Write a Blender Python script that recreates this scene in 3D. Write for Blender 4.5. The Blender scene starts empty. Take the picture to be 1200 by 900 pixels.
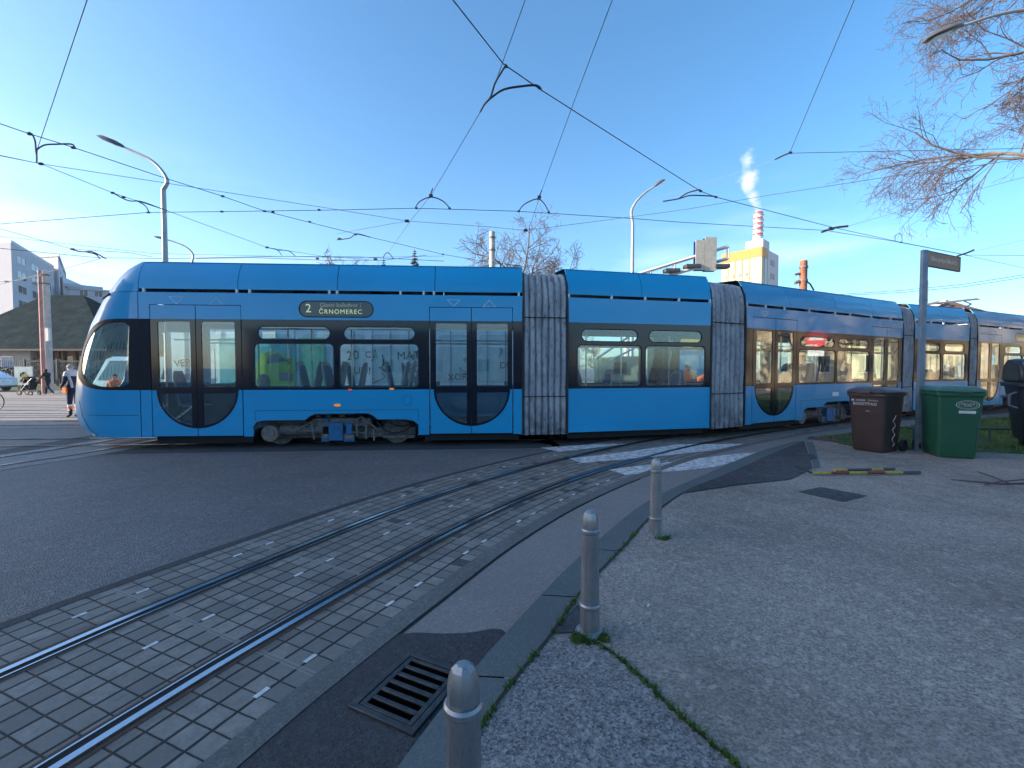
import bpy, bmesh, math, random
from mathutils import Vector, Matrix, noise
C = bpy.context.scene.collection
SC = bpy.context.scene
R = math.radians
# ------------------------------------------------------------------ camera
CAM_H = 1.6
PITCH = math.atan(18 / 520)
cd = bpy.data.cameras.new('camera'); cam = bpy.data.objects.new('camera', cd); C.objects.link(cam)
cam.location = (0, 0, CAM_H); cam.rotation_euler = (R(90) - PITCH, 0, 0)
cd.sensor_width = 36; cd.lens = 36 * 520 / 1200; cd.clip_start = .05; cd.clip_end = 6000
SC.camera = cam
# ------------------------------------------------------------------ world, sun, exposure
SUN_EL = R(19); SUN_VEC = Vector((-1, -.16, 0)).normalized()
w = bpy.data.worlds.new('World'); SC.world = w; w.use_nodes = True
nt = w.node_tree; nt.nodes.clear()
wo = nt.nodes.new('ShaderNodeOutputWorld'); bg = nt.nodes.new('ShaderNodeBackground')
sky = nt.nodes.new('ShaderNodeTexSky'); sky.sky_type = 'NISHITA'; sky.sun_disc = False
sky.sun_elevation = SUN_EL; sky.sun_rotation = math.atan2(SUN_VEC.x, SUN_VEC.y) % (2 * math.pi)
sky.air_density = .8; sky.dust_density = 1.6; sky.ozone_density = 2.4; sky.altitude = 100
# faint clouds low in the sky, by direction
tc = nt.nodes.new('ShaderNodeTexCoord'); mp = nt.nodes.new('ShaderNodeMapping'); mp.inputs['Scale'].default_value = (1, 1, 5)
cn = nt.nodes.new('ShaderNodeTexNoise'); cn.inputs['Scale'].default_value = 2.6; cn.inputs['Detail'].default_value = 6
cr = nt.nodes.new('ShaderNodeValToRGB'); cr.color_ramp.elements[0].position = .5; cr.color_ramp.elements[1].position = .78
cr.color_ramp.elements[1].color = (.45, .45, .45, 1)
sx = nt.nodes.new('ShaderNodeSeparateXYZ')
lo = nt.nodes.new('ShaderNodeMapRange'); lo.inputs[1].default_value = .0; lo.inputs[2].default_value = .38; lo.inputs[3].default_value = 1; lo.inputs[4].default_value = 0
mu = nt.nodes.new('ShaderNodeMath'); mu.operation = 'MULTIPLY'
mx = nt.nodes.new('ShaderNodeMix'); mx.data_type = 'RGBA'; mx.inputs[7].default_value = (7.5, 6.9, 7.0, 1)
L_ = nt.links.new
L_(tc.outputs['Generated'], mp.inputs[0]); L_(mp.outputs[0], cn.inputs['Vector']); L_(cn.outputs[0], cr.inputs[0])
L_(tc.outputs['Generated'], sx.inputs[0]); L_(sx.outputs[2], lo.inputs[0]); L_(cr.outputs[0], mu.inputs[0]); L_(lo.outputs[0], mu.inputs[1])
L_(mu.outputs[0], mx.inputs[0]); hs = nt.nodes.new('ShaderNodeHueSaturation'); hs.inputs['Saturation'].default_value = 1.27; hs.inputs['Hue'].default_value = .492; L_(sky.outputs[0], hs.inputs['Color']); L_(hs.outputs[0], mx.inputs[6])
L_(mx.outputs[2], bg.inputs[0]); bg.inputs[1].default_value = .13; L_(bg.outputs[0], wo.inputs[0])
sd = bpy.data.lights.new('sun', 'SUN'); so = bpy.data.objects.new('sun', sd); C.objects.link(so)
sd.energy = 4.0; sd.angle = R(.5); sd.color = (1, .89, .75)
sv = Vector((SUN_VEC.x * math.cos(SUN_EL), SUN_VEC.y * math.cos(SUN_EL), math.sin(SUN_EL)))
so.rotation_euler = (-sv).to_track_quat('-Z', 'Y').to_euler(); so.location = (-30, 0, 30)
SC.view_settings.view_transform = 'Standard'; SC.view_settings.look = 'None'; SC.view_settings.exposure = 1.5
SC.view_settings.gamma = 1; SC.view_settings.use_curve_mapping = False
SC.cycles.use_denoising = True; SC.cycles.max_bounces = 8; SC.cycles.transparent_max_bounces = 24
SC.cycles.sample_clamp_indirect = 6; SC.cycles.volume_bounces = 4; SC.cycles.volume_step_rate = 2
# ------------------------------------------------------------------ pixel rays of the reference view, used only to measure positions
def ray(px, py):
    x = (px - 600) / 520; u = (450 - py) / 520
    return Vector((x, math.cos(PITCH) + u * math.sin(PITCH), -math.sin(PITCH) + u * math.cos(PITCH)))
def G(px, py, z=0.0):
    d = ray(px, py); t = (z - CAM_H) / d.z
    return Vector((d.x * t, d.y * t, z))
def AT(px, py, Y):
    d = ray(px, py); t = Y / d.y
    return Vector((d.x * t, Y, CAM_H + d.z * t))
# ------------------------------------------------------------------ materials
def newmat(name):
    m = bpy.data.materials.new(name); m.use_nodes = True; n = m.node_tree; n.nodes.clear()
    o = n.nodes.new('ShaderNodeOutputMaterial'); b = n.nodes.new('ShaderNodeBsdfPrincipled'); n.links.new(b.outputs[0], o.inputs[0])
    return m, n, b
def inp(n, sock, v):
    if hasattr(v, 'is_output'): n.links.new(v, sock)
    else: sock.default_value = v
def mth(n, op, a, b=0.0, c=None, clamp=False):
    x = n.nodes.new('ShaderNodeMath'); x.operation = op; x.use_clamp = clamp
    inp(n, x.inputs[0], a); inp(n, x.inputs[1], b)
    if c is not None: inp(n, x.inputs[2], c)
    return x.outputs[0]
def mixc(n, f, a, b):
    x = n.nodes.new('ShaderNodeMix'); x.data_type = 'RGBA'
    inp(n, x.inputs[0], f); inp(n, x.inputs[6], a); inp(n, x.inputs[7], b); return x.outputs[2]
def ramp(n, f, p0, p1, c0=(0, 0, 0, 1), c1=(1, 1, 1, 1)):
    x = n.nodes.new('ShaderNodeValToRGB'); x.color_ramp.elements[0].position = p0; x.color_ramp.elements[1].position = p1
    x.color_ramp.elements[0].color = c0; x.color_ramp.elements[1].color = c1; inp(n, x.inputs[0], f); return x.outputs[0]
def tex(n, kind, scale, detail=4, vec=None, rough=.55, stretch=None):
    t = n.nodes.new('ShaderNodeTexCoord'); v = t.outputs['Object'] if vec is None else vec
    if stretch:
        mp = n.nodes.new('ShaderNodeMapping'); mp.inputs['Scale'].default_value = stretch; n.links.new(v, mp.inputs[0]); v = mp.outputs[0]
    if kind == 'noise':
        x = n.nodes.new('ShaderNodeTexNoise'); x.inputs['Scale'].default_value = scale; x.inputs['Detail'].default_value = detail; x.inputs['Roughness'].default_value = rough
        n.links.new(v, x.inputs['Vector']); return x.outputs[0]
    x = n.nodes.new('ShaderNodeTexVoronoi'); x.inputs['Scale'].default_value = scale; n.links.new(v, x.inputs['Vector'])
    return x.outputs['Distance' if kind == 'vor' else 'Color']
def bump(n, b, h, strength, dist):
    x = n.nodes.new('ShaderNodeBump'); x.inputs['Strength'].default_value = strength; x.inputs['Distance'].default_value = dist
    inp(n, x.inputs['Height'], h); n.links.new(x.outputs[0], b.inputs['Normal'])
def c4(c): return (c[0], c[1], c[2], 1)
def sc(c, k): return (c[0] * k, c[1] * k, c[2] * k, 1)
MATS = {}
def mat(name, col, rough=.6, metal=0, var=.25, scale=3, spec=.5, coat=0, bmp=0, bscale=60, emit=None, stretch=None, coatr=.06):
    if name in MATS: return MATS[name]
    m, n, b = newmat(name)
    f = tex(n, 'noise', scale, 6, stretch=stretch)
    n.links.new(mixc(n, ramp(n, f, .3, .72), sc(col, 1 - var), sc(col, 1 + var * .6)), b.inputs['Base Color'])
    b.inputs['Roughness'].default_value = rough; b.inputs['Metallic'].default_value = metal; b.inputs['Specular IOR Level'].default_value = spec
    b.inputs['Coat Weight'].default_value = coat; b.inputs['Coat Roughness'].default_value = coatr
    if rough > .15:
        n.links.new(mth(n, 'ADD', mth(n, 'MULTIPLY', f, .2), rough - .1, clamp=True), b.inputs['Roughness'])
    if bmp: bump(n, b, tex(n, 'noise', bscale, 4), bmp, .01)
    if emit:
        b.inputs['Emission Color'].default_value = c4(emit[0]); b.inputs['Emission Strength'].default_value = emit[1]
    MATS[name] = m; return m
def asphalt(name, c0, c1, grain=150, stain=.35, bs=.5, speck=.5):
    if name in MATS: return MATS[name]
    m, n, b = newmat(name)
    v = tex(n, 'vcol', grain); sep = n.nodes.new('ShaderNodeSeparateColor'); n.links.new(v, sep.inputs[0])
    g = sep.outputs[0]
    f1 = tex(n, 'noise', grain * .55, 3); f = mth(n, 'ADD', mth(n, 'MULTIPLY', g, speck), mth(n, 'MULTIPLY', f1, 1 - speck))
    base = mixc(n, ramp(n, f, .2, .85), c4(c0), c4(c1))
    s = ramp(n, tex(n, 'noise', .55, 8, rough=.65), .42, .68)
    s2 = ramp(n, tex(n, 'noise', 4.5, 8, rough=.7), .5, .75)
    base = mixc(n, mth(n, 'MULTIPLY', s, stain), base, sc(c0, .75))
    base = mixc(n, mth(n, 'MULTIPLY', s2, stain * .55), base, sc(c1, 1.0))
    s3 = ramp(n, tex(n, 'noise', 1.4, 10, rough=.75), .60, .70)
    base = mixc(n, mth(n, 'MULTIPLY', s3, stain * .6), base, sc(c0, .6))
    n.links.new(base, b.inputs['Base Color']); b.inputs['Roughness'].default_value = .8; b.inputs['Specular IOR Level'].default_value = .35
    mg = ramp(n, tex(n, 'noise', grain * .22, 4, rough=.8), .3, .72); base = mixc(n, mth(n, 'MULTIPLY', mth(n, 'SUBTRACT', 1, mg), .42), base, sc(c0, .7)); hg = ramp(n, tex(n, 'vcol', grain * .35), .72, .95); base = mixc(n, mth(n, 'MULTIPLY', hg, .3), base, sc(c1, 1.25)); n.links.new(base, b.inputs['Base Color'])
    d = tex(n, 'vor', grain)
    bump(n, b, mth(n, 'ADD', d, mth(n, 'MULTIPLY', f1, .8)), bs, .006)
    MATS[name] = m; return m
def glassmat(name, tint=(.8, .9, .88), ior=1.6, rough=.01, op=0.0):
    if name in MATS: return MATS[name]
    m = bpy.data.materials.new(name); m.use_nodes = True; n = m.node_tree; n.nodes.clear()
    o = n.nodes.new('ShaderNodeOutputMaterial'); t = n.nodes.new('ShaderNodeBsdfTransparent'); t.inputs[0].default_value = c4(tint)
    g = n.nodes.new('ShaderNodeBsdfGlossy'); g.inputs['Roughness'].default_value = rough; g.inputs[0].default_value = (1, 1, 1, 1)
    lw_ = n.nodes.new('ShaderNodeLayerWeight'); lw_.inputs[0].default_value = .5; f0 = ((ior - 1) / (ior + 1)) ** 2
    frs = mth(n, 'ADD', mth(n, 'MULTIPLY', mth(n, 'POWER', lw_.outputs['Facing'], 3.2), 1 - f0), f0)
    nb = n.nodes.new('ShaderNodeBump'); nb.inputs['Strength'].default_value = .05; nb.inputs['Distance'].default_value = .02
    n.links.new(tex(n, 'noise', .9, 1), nb.inputs['Height']); n.links.new(nb.outputs[0], g.inputs['Normal'])
    mx = n.nodes.new('ShaderNodeMixShader'); n.links.new(frs, mx.inputs[0]); n.links.new(t.outputs[0], mx.inputs[1]); n.links.new(g.outputs[0], mx.inputs[2])
    d = n.nodes.new('ShaderNodeBsdfDiffuse'); d.inputs[0].default_value = (.35, .4, .4, 1); m2 = n.nodes.new('ShaderNodeMixShader')
    dirt = mth(n, 'MULTIPLY', ramp(n, tex(n, 'noise', 6, 6), .35, .8), op)
    n.links.new(dirt, m2.inputs[0]); n.links.new(mx.outputs[0], m2.inputs[1]); n.links.new(d.outputs[0], m2.inputs[2])
    n.links.new(m2.outputs[0], o.inputs[0]); MATS[name] = m; return m

def tram_paint():
    m, n, b = newmat('tram_blue_paint')
    f = tex(n, 'noise', .8, 6); g = tex(n, 'noise', 2.2, 6, stretch=(.4, .4, 12))
    dirt = ramp(n, g, .5, .8)
    base = mixc(n, ramp(n, f, .3, .7), (.0, .285, .53, 1), (.0, .32, .59, 1))
    sp = n.nodes.new('ShaderNodeSeparateXYZ'); t = n.nodes.new('ShaderNodeTexCoord'); n.links.new(t.outputs['Object'], sp.inputs[0])
    low = n.nodes.new('ShaderNodeMapRange'); n.links.new(sp.outputs[2], low.inputs[0]); low.inputs[1].default_value = 1.1; low.inputs[2].default_value = .2
    low.inputs[3].default_value = .04; low.inputs[4].default_value = .30
    base = mixc(n, mth(n, 'MULTIPLY', dirt, low.outputs[0]), base, (.13, .15, .17, 1))
    n.links.new(base, b.inputs['Base Color']); b.inputs['Roughness'].default_value = .4; b.inputs['Specular IOR Level'].default_value = .3; b.inputs['Coat Weight'].default_value = .6; b.inputs['Coat Roughness'].default_value = .06
    bump(n, b, tex(n, 'noise', 1.6, 2), .06, .03)
    return m
BLUE = tram_paint()
BAND = mat('tram_black_band', (.004, .006, .016), .12, coat=.35, var=.1, spec=.35)
RUBBER = mat('black_rubber', (.012, .012, .014), .6)
DARKGAP = mat('underframe_shade_dark', (.02, .019, .02), .8)
GRIME = mat('grimy_metal', (.21, .185, .17), .7, metal=.3, var=.5, scale=14, bmp=.4, bscale=40)
GLASS = glassmat('tram_glass', (.88, .96, .955), 1.72, op=.04)
GLASSD = glassmat('door_glass', (.84, .93, .93), 1.72, op=.05)
VGLASS = glassmat('vehicle_glass', (.6, .75, .75), 1.6, op=.03)
CREAMI = mat('interior_cream', (.45, .46, .44), .6, var=.08)
INTD = mat('interior_dark', (.06, .065, .07), .6)
SEATB = mat('seat_blue', (.03, .10, .22), .7); SEATG = mat('seat_shell_grey', (.30, .32, .33), .5)
STEEL = mat('stainless_steel', (.55, .55, .55), .3, metal=.9)
WHITE = mat('white_paint', (.72, .72, .70), .5, var=.06)
ORANGE = mat('hivis_orange', (.95, .16, .02), .7, var=.1); NAVY = mat('navy_cloth', (.012, .018, .05), .85); SKIN = mat('skin', (.52, .30, .22), .55, var=.08)
LIGHTCL = mat('pale_grey_cloth', (.55, .52, .53), .8); BLACKCL = mat('black_cloth', (.015, .015, .018), .9); HAIRG = mat('grey_hair', (.33, .29, .26), .8); HAIRB = mat('brown_hair', (.04, .025, .018), .8)
WHITEREF = mat('reflective_band', (.8, .8, .78), .4)
RED = mat('red_paint', (.55, .02, .02), .45); YELLOW = mat('yellow_paint', (.75, .50, .04), .5)
GALV = mat('galvanised_steel', (.42, .43, .45), .45, metal=.55, var=.2, scale=9)
CONC = mat('pole_concrete', (.50, .46, .42), .8, var=.2, scale=5, bmp=.3)
WIREM = mat('wire_black', (.02, .02, .025), .5); WIRET = mat('wire_steel', (.08, .085, .10), .5)
# ------------------------------------------------------------------ mesh helpers
class MB:
    def __init__(s): s.v = []; s.f = []; s.m = []
    def add(s, vs, fs, mi=0):
        o = len(s.v); s.v += [tuple(v) for v in vs]; s.f += [tuple(i + o for i in f) for f in fs]; s.m += [mi] * len(fs); return s
    def box(s, a, b, mi=0, xf=None):
        x0, y0, z0 = a; x1, y1, z1 = b
        vs = [Vector(p) for p in ((x0, y0, z0), (x1, y0, z0), (x1, y1, z0), (x0, y1, z0), (x0, y0, z1), (x1, y0, z1), (x1, y1, z1), (x0, y1, z1))]
        if xf: vs = [xf(v) for v in vs]
        return s.add(vs, [(0, 3, 2, 1), (4, 5, 6, 7), (0, 1, 5, 4), (1, 2, 6, 5), (2, 3, 7, 6), (3, 0, 4, 7)], mi)
    def tube(s, pts, r, n=8, mi=0, cap=True):
        pts = [Vector(p) for p in pts]; rr = r if isinstance(r, (list, tuple)) else [r] * len(pts)
        up = None; rings = []
        for i, p in enumerate(pts):
            t = (pts[min(i + 1, len(pts) - 1)] - pts[max(i - 1, 0)])
            if t.length < 1e-9: t = Vector((0, 0, 1))
            t.normalize()
            if up is None: up = Vector((0, 0, 1)) if abs(t.z) < .9 else Vector((1, 0, 0))
            a = t.cross(up)
            if a.length < 1e-6: a = t.cross(Vector((0, 1, 0)))
            a.normalize(); b = a.cross(t).normalized(); up = b
            rings.append([p + (a * math.cos(2 * math.pi * k / n) + b * math.sin(2 * math.pi * k / n)) * rr[i] for k in range(n)])
        vs = [v for rg in rings for v in rg]; fs = []
        for i in range(len(rings) - 1):
            for k in range(n):
                fs.append((i * n + k, i * n + (k + 1) % n, (i + 1) * n + (k + 1) % n, (i + 1) * n + k))
        if cap: fs.append(tuple(range(n))[::-1]); fs.append(tuple((len(rings) - 1) * n + k for k in range(n)))
        return s.add(vs, fs, mi)
    def lathe(s, prof, n=24, c=(0, 0, 0), mi=0, off=0):
        vs = []; fs = []
        for r, z in prof:
            for k in range(n):
                a = 2 * math.pi * (k + off) / n; vs.append((c[0] + r * math.cos(a), c[1] + r * math.sin(a), c[2] + z))
        for i in range(len(prof) - 1):
            for k in range(n): fs.append((i * n + k, i * n + (k + 1) % n, (i + 1) * n + (k + 1) % n, (i + 1) * n + k))
        fs.append(tuple(range(n))[::-1]); fs.append(tuple((len(prof) - 1) * n + k for k in range(n)))
        return s.add(vs, fs, mi)
    def prism(s, pts, thick, xf, mi=0):      # polygon pts (a,b) extruded 0..thick through xf(a,b,t)
        n = len(pts)
        vs = [xf(a, b, 0) for a, b in pts] + [xf(a, b, thick) for a, b in pts]
        return s.add(vs, [tuple(range(n)), tuple(range(n, 2 * n))[::-1]] + [(i, i + n, (i + 1) % n + n, (i + 1) % n) for i in range(n)], mi)
    def quad(s, a, b, c, d, mi=0): return s.add([a, b, c, d], [(0, 1, 2, 3)], mi)
    def build(s, name, m, parent=None, loc=None, bevel=0, sharp=35, uv=None, seg=2, fixn=True):
        me = bpy.data.meshes.new(name)
        off = Vector(loc) if (loc is not None and parent is None) else Vector((0, 0, 0))
        me.from_pydata([tuple(Vector(v) - off) for v in s.v], [], s.f)
        for mm in (m if isinstance(m, (list, tuple)) else [m]): me.materials.append(mm)
        for p, i in zip(me.polygons, s.m): p.material_index = i
        if fixn:
            bm = bmesh.new(); bm.from_mesh(me); bmesh.ops.recalc_face_normals(bm, faces=bm.faces); bm.to_mesh(me); bm.free()
        return fin(name, me, parent, off, bevel, sharp, seg)
def fin(name, me, parent=None, loc=(0, 0, 0), bevel=0, sharp=35, seg=2):
    o = bpy.data.objects.new(name, me); C.objects.link(o); o.location = loc
    me.shade_smooth(); me.set_sharp_from_angle(angle=R(sharp))
    if parent: o.parent = parent
    if bevel:
        b = o.modifiers.new('bevel', 'BEVEL'); b.width = bevel; b.segments = seg; b.limit_method = 'ANGLE'; b.angle_limit = R(40)
    return o
def tag(o, label=None, cat=None, group=None, kind=None):
    if label: o['label'] = label
    if cat: o['category'] = cat
    if group: o['group'] = group
    if kind: o['kind'] = kind
    return o
def thing(name, label, cat, loc=(0, 0, 0), rz=0, group=None):
    o = bpy.data.objects.new(name, None); C.objects.link(o); o.location = loc; o.rotation_euler = (0, 0, rz); o.empty_display_size = .2
    return tag(o, label, cat, group)
def dup(root, loc, rz, label=None):
    r = root.copy(); C.objects.link(r); r.location = loc; r.rotation_euler = (0, 0, rz)
    if label: r['label'] = label
    for ch in list(root.children):
        c = ch.copy(); C.objects.link(c); c.parent = r
        for g in ch.children:
            d = g.copy(); C.objects.link(d); d.parent = c
    return r
def text_mesh(body, size, extrude=.002, align='CENTER', sp=1.0):
    cu = bpy.data.curves.new('t', 'FONT'); cu.body = body; cu.size = size; cu.extrude = extrude; cu.align_x = align; cu.align_y = 'CENTER'; cu.space_character = sp; cu.resolution_u = 3
    o = bpy.data.objects.new('t', cu); C.objects.link(o); dg = bpy.context.evaluated_depsgraph_get()
    me = bpy.data.meshes.new_from_object(o.evaluated_get(dg)); bpy.data.objects.remove(o); return me
def text_obj(name, body, size, m, parent, xf, extrude=.002, align='CENTER', sp=1.0, bold=False):
    me = text_mesh(body, size, extrude, align, sp)
    for v in me.vertices: v.co = xf(v.co.x, v.co.y, v.co.z)
    me.materials.clear(); me.materials.append(m)
    return fin(name, me, parent)
def rrect(a0, b0, a1, b1, r, n=5):
    pts = []
    r = min(r, (a1 - a0) / 2 - 1e-4, (b1 - b0) / 2 - 1e-4)
    for cx, cy, s in ((a1 - r, b0 + r, -90), (a1 - r, b1 - r, 0), (a0 + r, b1 - r, 90), (a0 + r, b0 + r, 180)):
        for k in range(n + 1):
            t = R(s + 90 * k / n); pts.append((cx + r * math.cos(t), cy + r * math.sin(t)))
    return pts
def sheet2d(outer, holes=(), cq=(), cz=()):
    """triangulated flat sheet in (q,z); returns verts, faces, boundary edges"""
    bm = bmesh.new()
    for loop in [outer] + list(holes):
        vs = [bm.verts.new((a, 0, b)) for a, b in loop]
        for i in range(len(vs)): bm.edges.new((vs[i], vs[(i + 1) % len(vs)]))
    bmesh.ops.triangle_fill(bm, use_beauty=True, use_dissolve=False, edges=bm.edges[:], normal=(0, -1, 0))
    for q in cq: bmesh.ops.bisect_plane(bm, geom=bm.verts[:] + bm.edges[:] + bm.faces[:], plane_co=(q, 0, 0), plane_no=(1, 0, 0), dist=1e-5)
    for z in cz: bmesh.ops.bisect_plane(bm, geom=bm.verts[:] + bm.edges[:] + bm.faces[:], plane_co=(0, 0, z), plane_no=(0, 0, 1), dist=1e-5)
    bm.verts.index_update()
    vs = [(v.co.x, v.co.z) for v in bm.verts]; fs = [tuple(v.index for v in f.verts) for f in bm.faces]
    be = [(e.verts[0].index, e.verts[1].index) for e in bm.edges if len(e.link_faces) == 1]
    bm.free(); return vs, fs, be
def skin(mb, outer, holes, S, d0=0.0, d1=.03, cq=(), cz=(), mi=0):
    vs, fs, be = sheet2d(outer, holes, cq, cz); n = len(vs)
    V = [S(q, z, d0) for q, z in vs] + [S(q, z, d1) for q, z in vs]
    F = fs + [tuple(i + n for i in f)[::-1] for f in fs] + [(a, b, b + n, a + n) for a, b in be]
    mb.add(V, F, mi)
def crom(pts, n=8):
    P = [Vector(p) for p in pts]; P = [P[0] * 2 - P[1]] + P + [P[-1] * 2 - P[-2]]; out = []
    for i in range(1, len(P) - 2):
        for k in range(n):
            t = k / n; a, b, c, d = P[i - 1], P[i], P[i + 1], P[i + 2]
            out.append(.5 * ((2 * b) + (c - a) * t + (2 * a - 5 * b + 4 * c - d) * t * t + (3 * b - a - 3 * c + d) * t ** 3))
    return out + [P[-2]]
def flat(name, pts, z, m, kind='structure', thick=0):
    mb = MB()
    if thick: mb.prism([(p[0], p[1]) for p in pts], thick, lambda a, b, t: (a, b, z - thick + t))
    else: mb.add([(p[0], p[1], z) for p in pts], [tuple(range(len(pts)))])
    o = mb.build(name, m); me = o.data
    if not thick and me.polygons[0].normal.z < 0: me.flip_normals()
    bm = bmesh.new(); bm.from_mesh(me); bmesh.ops.triangulate(bm, faces=bm.faces[:], quad_method='BEAUTY', ngon_method='BEAUTY'); bm.to_mesh(me); bm.free(); me.shade_flat()
    return tag(o, kind=kind)
rnd = random.Random(7)

# =================================================================== GROUND
ROAD = asphalt('road_asphalt', (.07, .059, .057), (.28, .243, .23), 75, .5, .7)
ROAD.node_tree.nodes['Principled BSDF'].inputs['Roughness'].default_value = .62; ROAD.node_tree.nodes['Principled BSDF'].inputs['Specular IOR Level'].default_value = .5
PAVE = asphalt('pavement_asphalt', (.155, .126, .106), (.55, .465, .40), 105, .7, .6)
COARSE = asphalt('coarse_asphalt', (.065, .06, .06), (.44, .41, .39), 105, .15, .8)
GUT = asphalt('gutter_asphalt', (.19, .165, .15), (.33, .29, .265), 170, .35, .3)
FRESH = asphalt('fresh_asphalt', (.03, .029, .03), (.10, .095, .095), 130, .3, .5)
PATCHM = asphalt('patched_asphalt', (.035, .033, .035), (.13, .12, .12), 45, .8, .9)
KERBM = asphalt('kerb_stone', (.085, .10, .10), (.16, .175, .175), 220, .5, .2)
DUST = asphalt('dusty_road', (.16, .13, .11), (.26, .22, .19), 60, .5, .4)

gm = MB(); S_ = 3000; gm.quad((-S_, -S_, 0), (S_, -S_, 0), (S_, S_, 0), (-S_, S_, 0)); tag(gm.build('ground', ROAD), kind='structure')

Bc = [G(*p) for p in [(75.5, 895.5), (231, 795.5), (300, 755), (387, 706.7), (533, 617), (633, 575), (697, 553), (800, 521.7), (900, 506)]]
Bc = [(-3.3, -2.4), (-2.6, -.2)] + [(p.x, p.y) for p in Bc] + [(9.6, 13.0), (12.9, 14.95), (16.3, 16.5), (22, 19)]
# light smoothing, then a dense curve
for _ in range(2):
    Bc = [Bc[0]] + [((Bc[i - 1][0] + 4 * Bc[i][0] + Bc[i + 1][0]) / 6, (Bc[i - 1][1] + 4 * Bc[i][1] + Bc[i + 1][1]) / 6) for i in range(1, len(Bc) - 1)] + [Bc[-1]]
BCUR = crom([(a, b, 0) for a, b in Bc], 14)
def offs(cur, o):
    out = []
    for i, p in enumerate(cur):
        t = (cur[min(i + 1, len(cur) - 1)] - cur[max(i - 1, 0)]).normalized(); out.append(p + Vector((-t.y, t.x, 0)) * o)
    return out
def strip(name, cur, o0, o1, z, m, uvs=True, sub=1, kind='structure', parent=None, i0=0, i1=None):
    a = offs(cur, o0); b = offs(cur, o1); mb = MB(); n = len(cur) if i1 is None else i1
    rng = range(i0, n); L = len(rng)
    mb.v = [(a[i].x, a[i].y, z) for i in rng] + [(b[i].x, b[i].y, z) for i in rng]
    mb.f = [(i, i + 1, L + i + 1, L + i) for i in range(L - 1)]; mb.m = [0] * (L - 1)
    o = mb.build(name, m, parent); me = o.data
    if me.polygons[0].normal.z < 0: me.flip_normals()
    s = [0.0]
    for i in range(1, len(cur)): s.append(s[-1] + (cur[i] - cur[i - 1]).length)
    uvl = me.uv_layers.new(name='UVMap')
    for lp in me.loops:
        k = lp.vertex_index; uvl.data[lp.index].uv = (s[i0 + k % L], o0 if k < L else o1)
    return tag(o, kind=kind) if parent is None else o
def paver_mat():
    m, n, b = newmat('track_pavers')
    uv = n.nodes.new('ShaderNodeUVMap'); sp = n.nodes.new('ShaderNodeSeparateXYZ'); n.links.new(uv.outputs[0], sp.inputs[0])
    ob = n.nodes.new('ShaderNodeTexCoord').outputs['Object']
    U, V = sp.outputs[0], sp.outputs[1]
    wob = mth(n, 'MULTIPLY', mth(n, 'SUBTRACT', tex(n, 'noise', 9, 3), .5), .007)
    U = mth(n, 'ADD', U, wob); V = mth(n, 'ADD', V, wob)
    tu = mth(n, 'DIVIDE', U, .1185); tv = mth(n, 'DIVIDE', V, .133)
    fu = mth(n, 'FRACT', tu); fv = mth(n, 'FRACT', tv)
    eu = mth(n, 'MINIMUM', fu, mth(n, 'SUBTRACT', 1, fu)); ev = mth(n, 'MINIMUM', fv, mth(n, 'SUBTRACT', 1, fv))
    e = mth(n, 'MINIMUM', mth(n, 'MULTIPLY', eu, 1.5), mth(n, 'MULTIPLY', ev, .8))
    mr = n.nodes.new('ShaderNodeMapRange'); n.links.new(e, mr.inputs[0]); mr.inputs[1].default_value = .03; mr.inputs[2].default_value = .07
    tile = mr.outputs[0]
    cv = n.nodes.new('ShaderNodeCombineXYZ'); n.links.new(mth(n, 'FLOOR', tu), cv.inputs[0]); n.links.new(mth(n, 'FLOOR', tv), cv.inputs[1])
    wn = n.nodes.new('ShaderNodeTexWhiteNoise'); n.links.new(cv.outputs[0], wn.inputs[0])
    col = mixc(n, wn.outputs[0], (.15, .13, .112, 1), (.31, .268, .228, 1))
    col = mixc(n, ramp(n, tex(n, 'noise', 14, 8, rough=.7), .35, .7), col, (.165, .145, .13, 1))
    col = mixc(n, mth(n, 'MULTIPLY', ramp(n, tex(n, 'noise', 90, 4), .55, .75), .5), col, (.24, .23, .21, 1))
    col = mixc(n, mth(n, 'MULTIPLY', ramp(n, tex(n, 'noise', 2.2, 7, rough=.7), .56, .7), .7), col, (.06, .058, .06, 1))
    col = mixc(n, mth(n, 'MULTIPLY', ramp(n, wn.outputs[0], .965, .97), .8), col, (.035, .035, .04, 1))
    col = mixc(n, tile, (.014, .013, .013, 1), col)
    fj = mth(n, 'FRACT', mth(n, 'DIVIDE', U, .948)); j = mth(n, 'LESS_THAN', mth(n, 'ABSOLUTE', mth(n, 'SUBTRACT', fj, .5)), .018)
    col = mixc(n, mth(n, 'MULTIPLY', j, .75), col, (.25, .225, .20, 1))
    # rust beside the two rails
    for v0 in (0.0, 1.0):
        d = mth(n, 'ABSOLUTE', mth(n, 'SUBTRACT', V, v0)); rr = n.nodes.new('ShaderNodeMapRange'); n.links.new(d, rr.inputs[0])
        rr.inputs[1].default_value = .16; rr.inputs[2].default_value = .05; rr.inputs[3].default_value = 0; rr.inputs[4].default_value = .6
        col = mixc(n, mth(n, 'MULTIPLY', rr.outputs[0], ramp(n, tex(n, 'noise', 5, 5), .35, .6)), col, (.075, .045, .03, 1))
    n.links.new(col, b.inputs['Base Color']); b.inputs['Roughness'].default_value = .7; b.inputs['Specular IOR Level'].default_value = .4
    bump(n, b, mth(n, 'ADD', tile, mth(n, 'ADD', mth(n, 'MULTIPLY', wn.outputs[0], .35), mth(n, 'MULTIPLY', tex(n, 'noise', 60, 4), .35))), .7, .008)
    return m
PAVER = paver_mat()
strip('track_paving', BCUR, -.52, 1.56, .004, PAVER)
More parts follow.
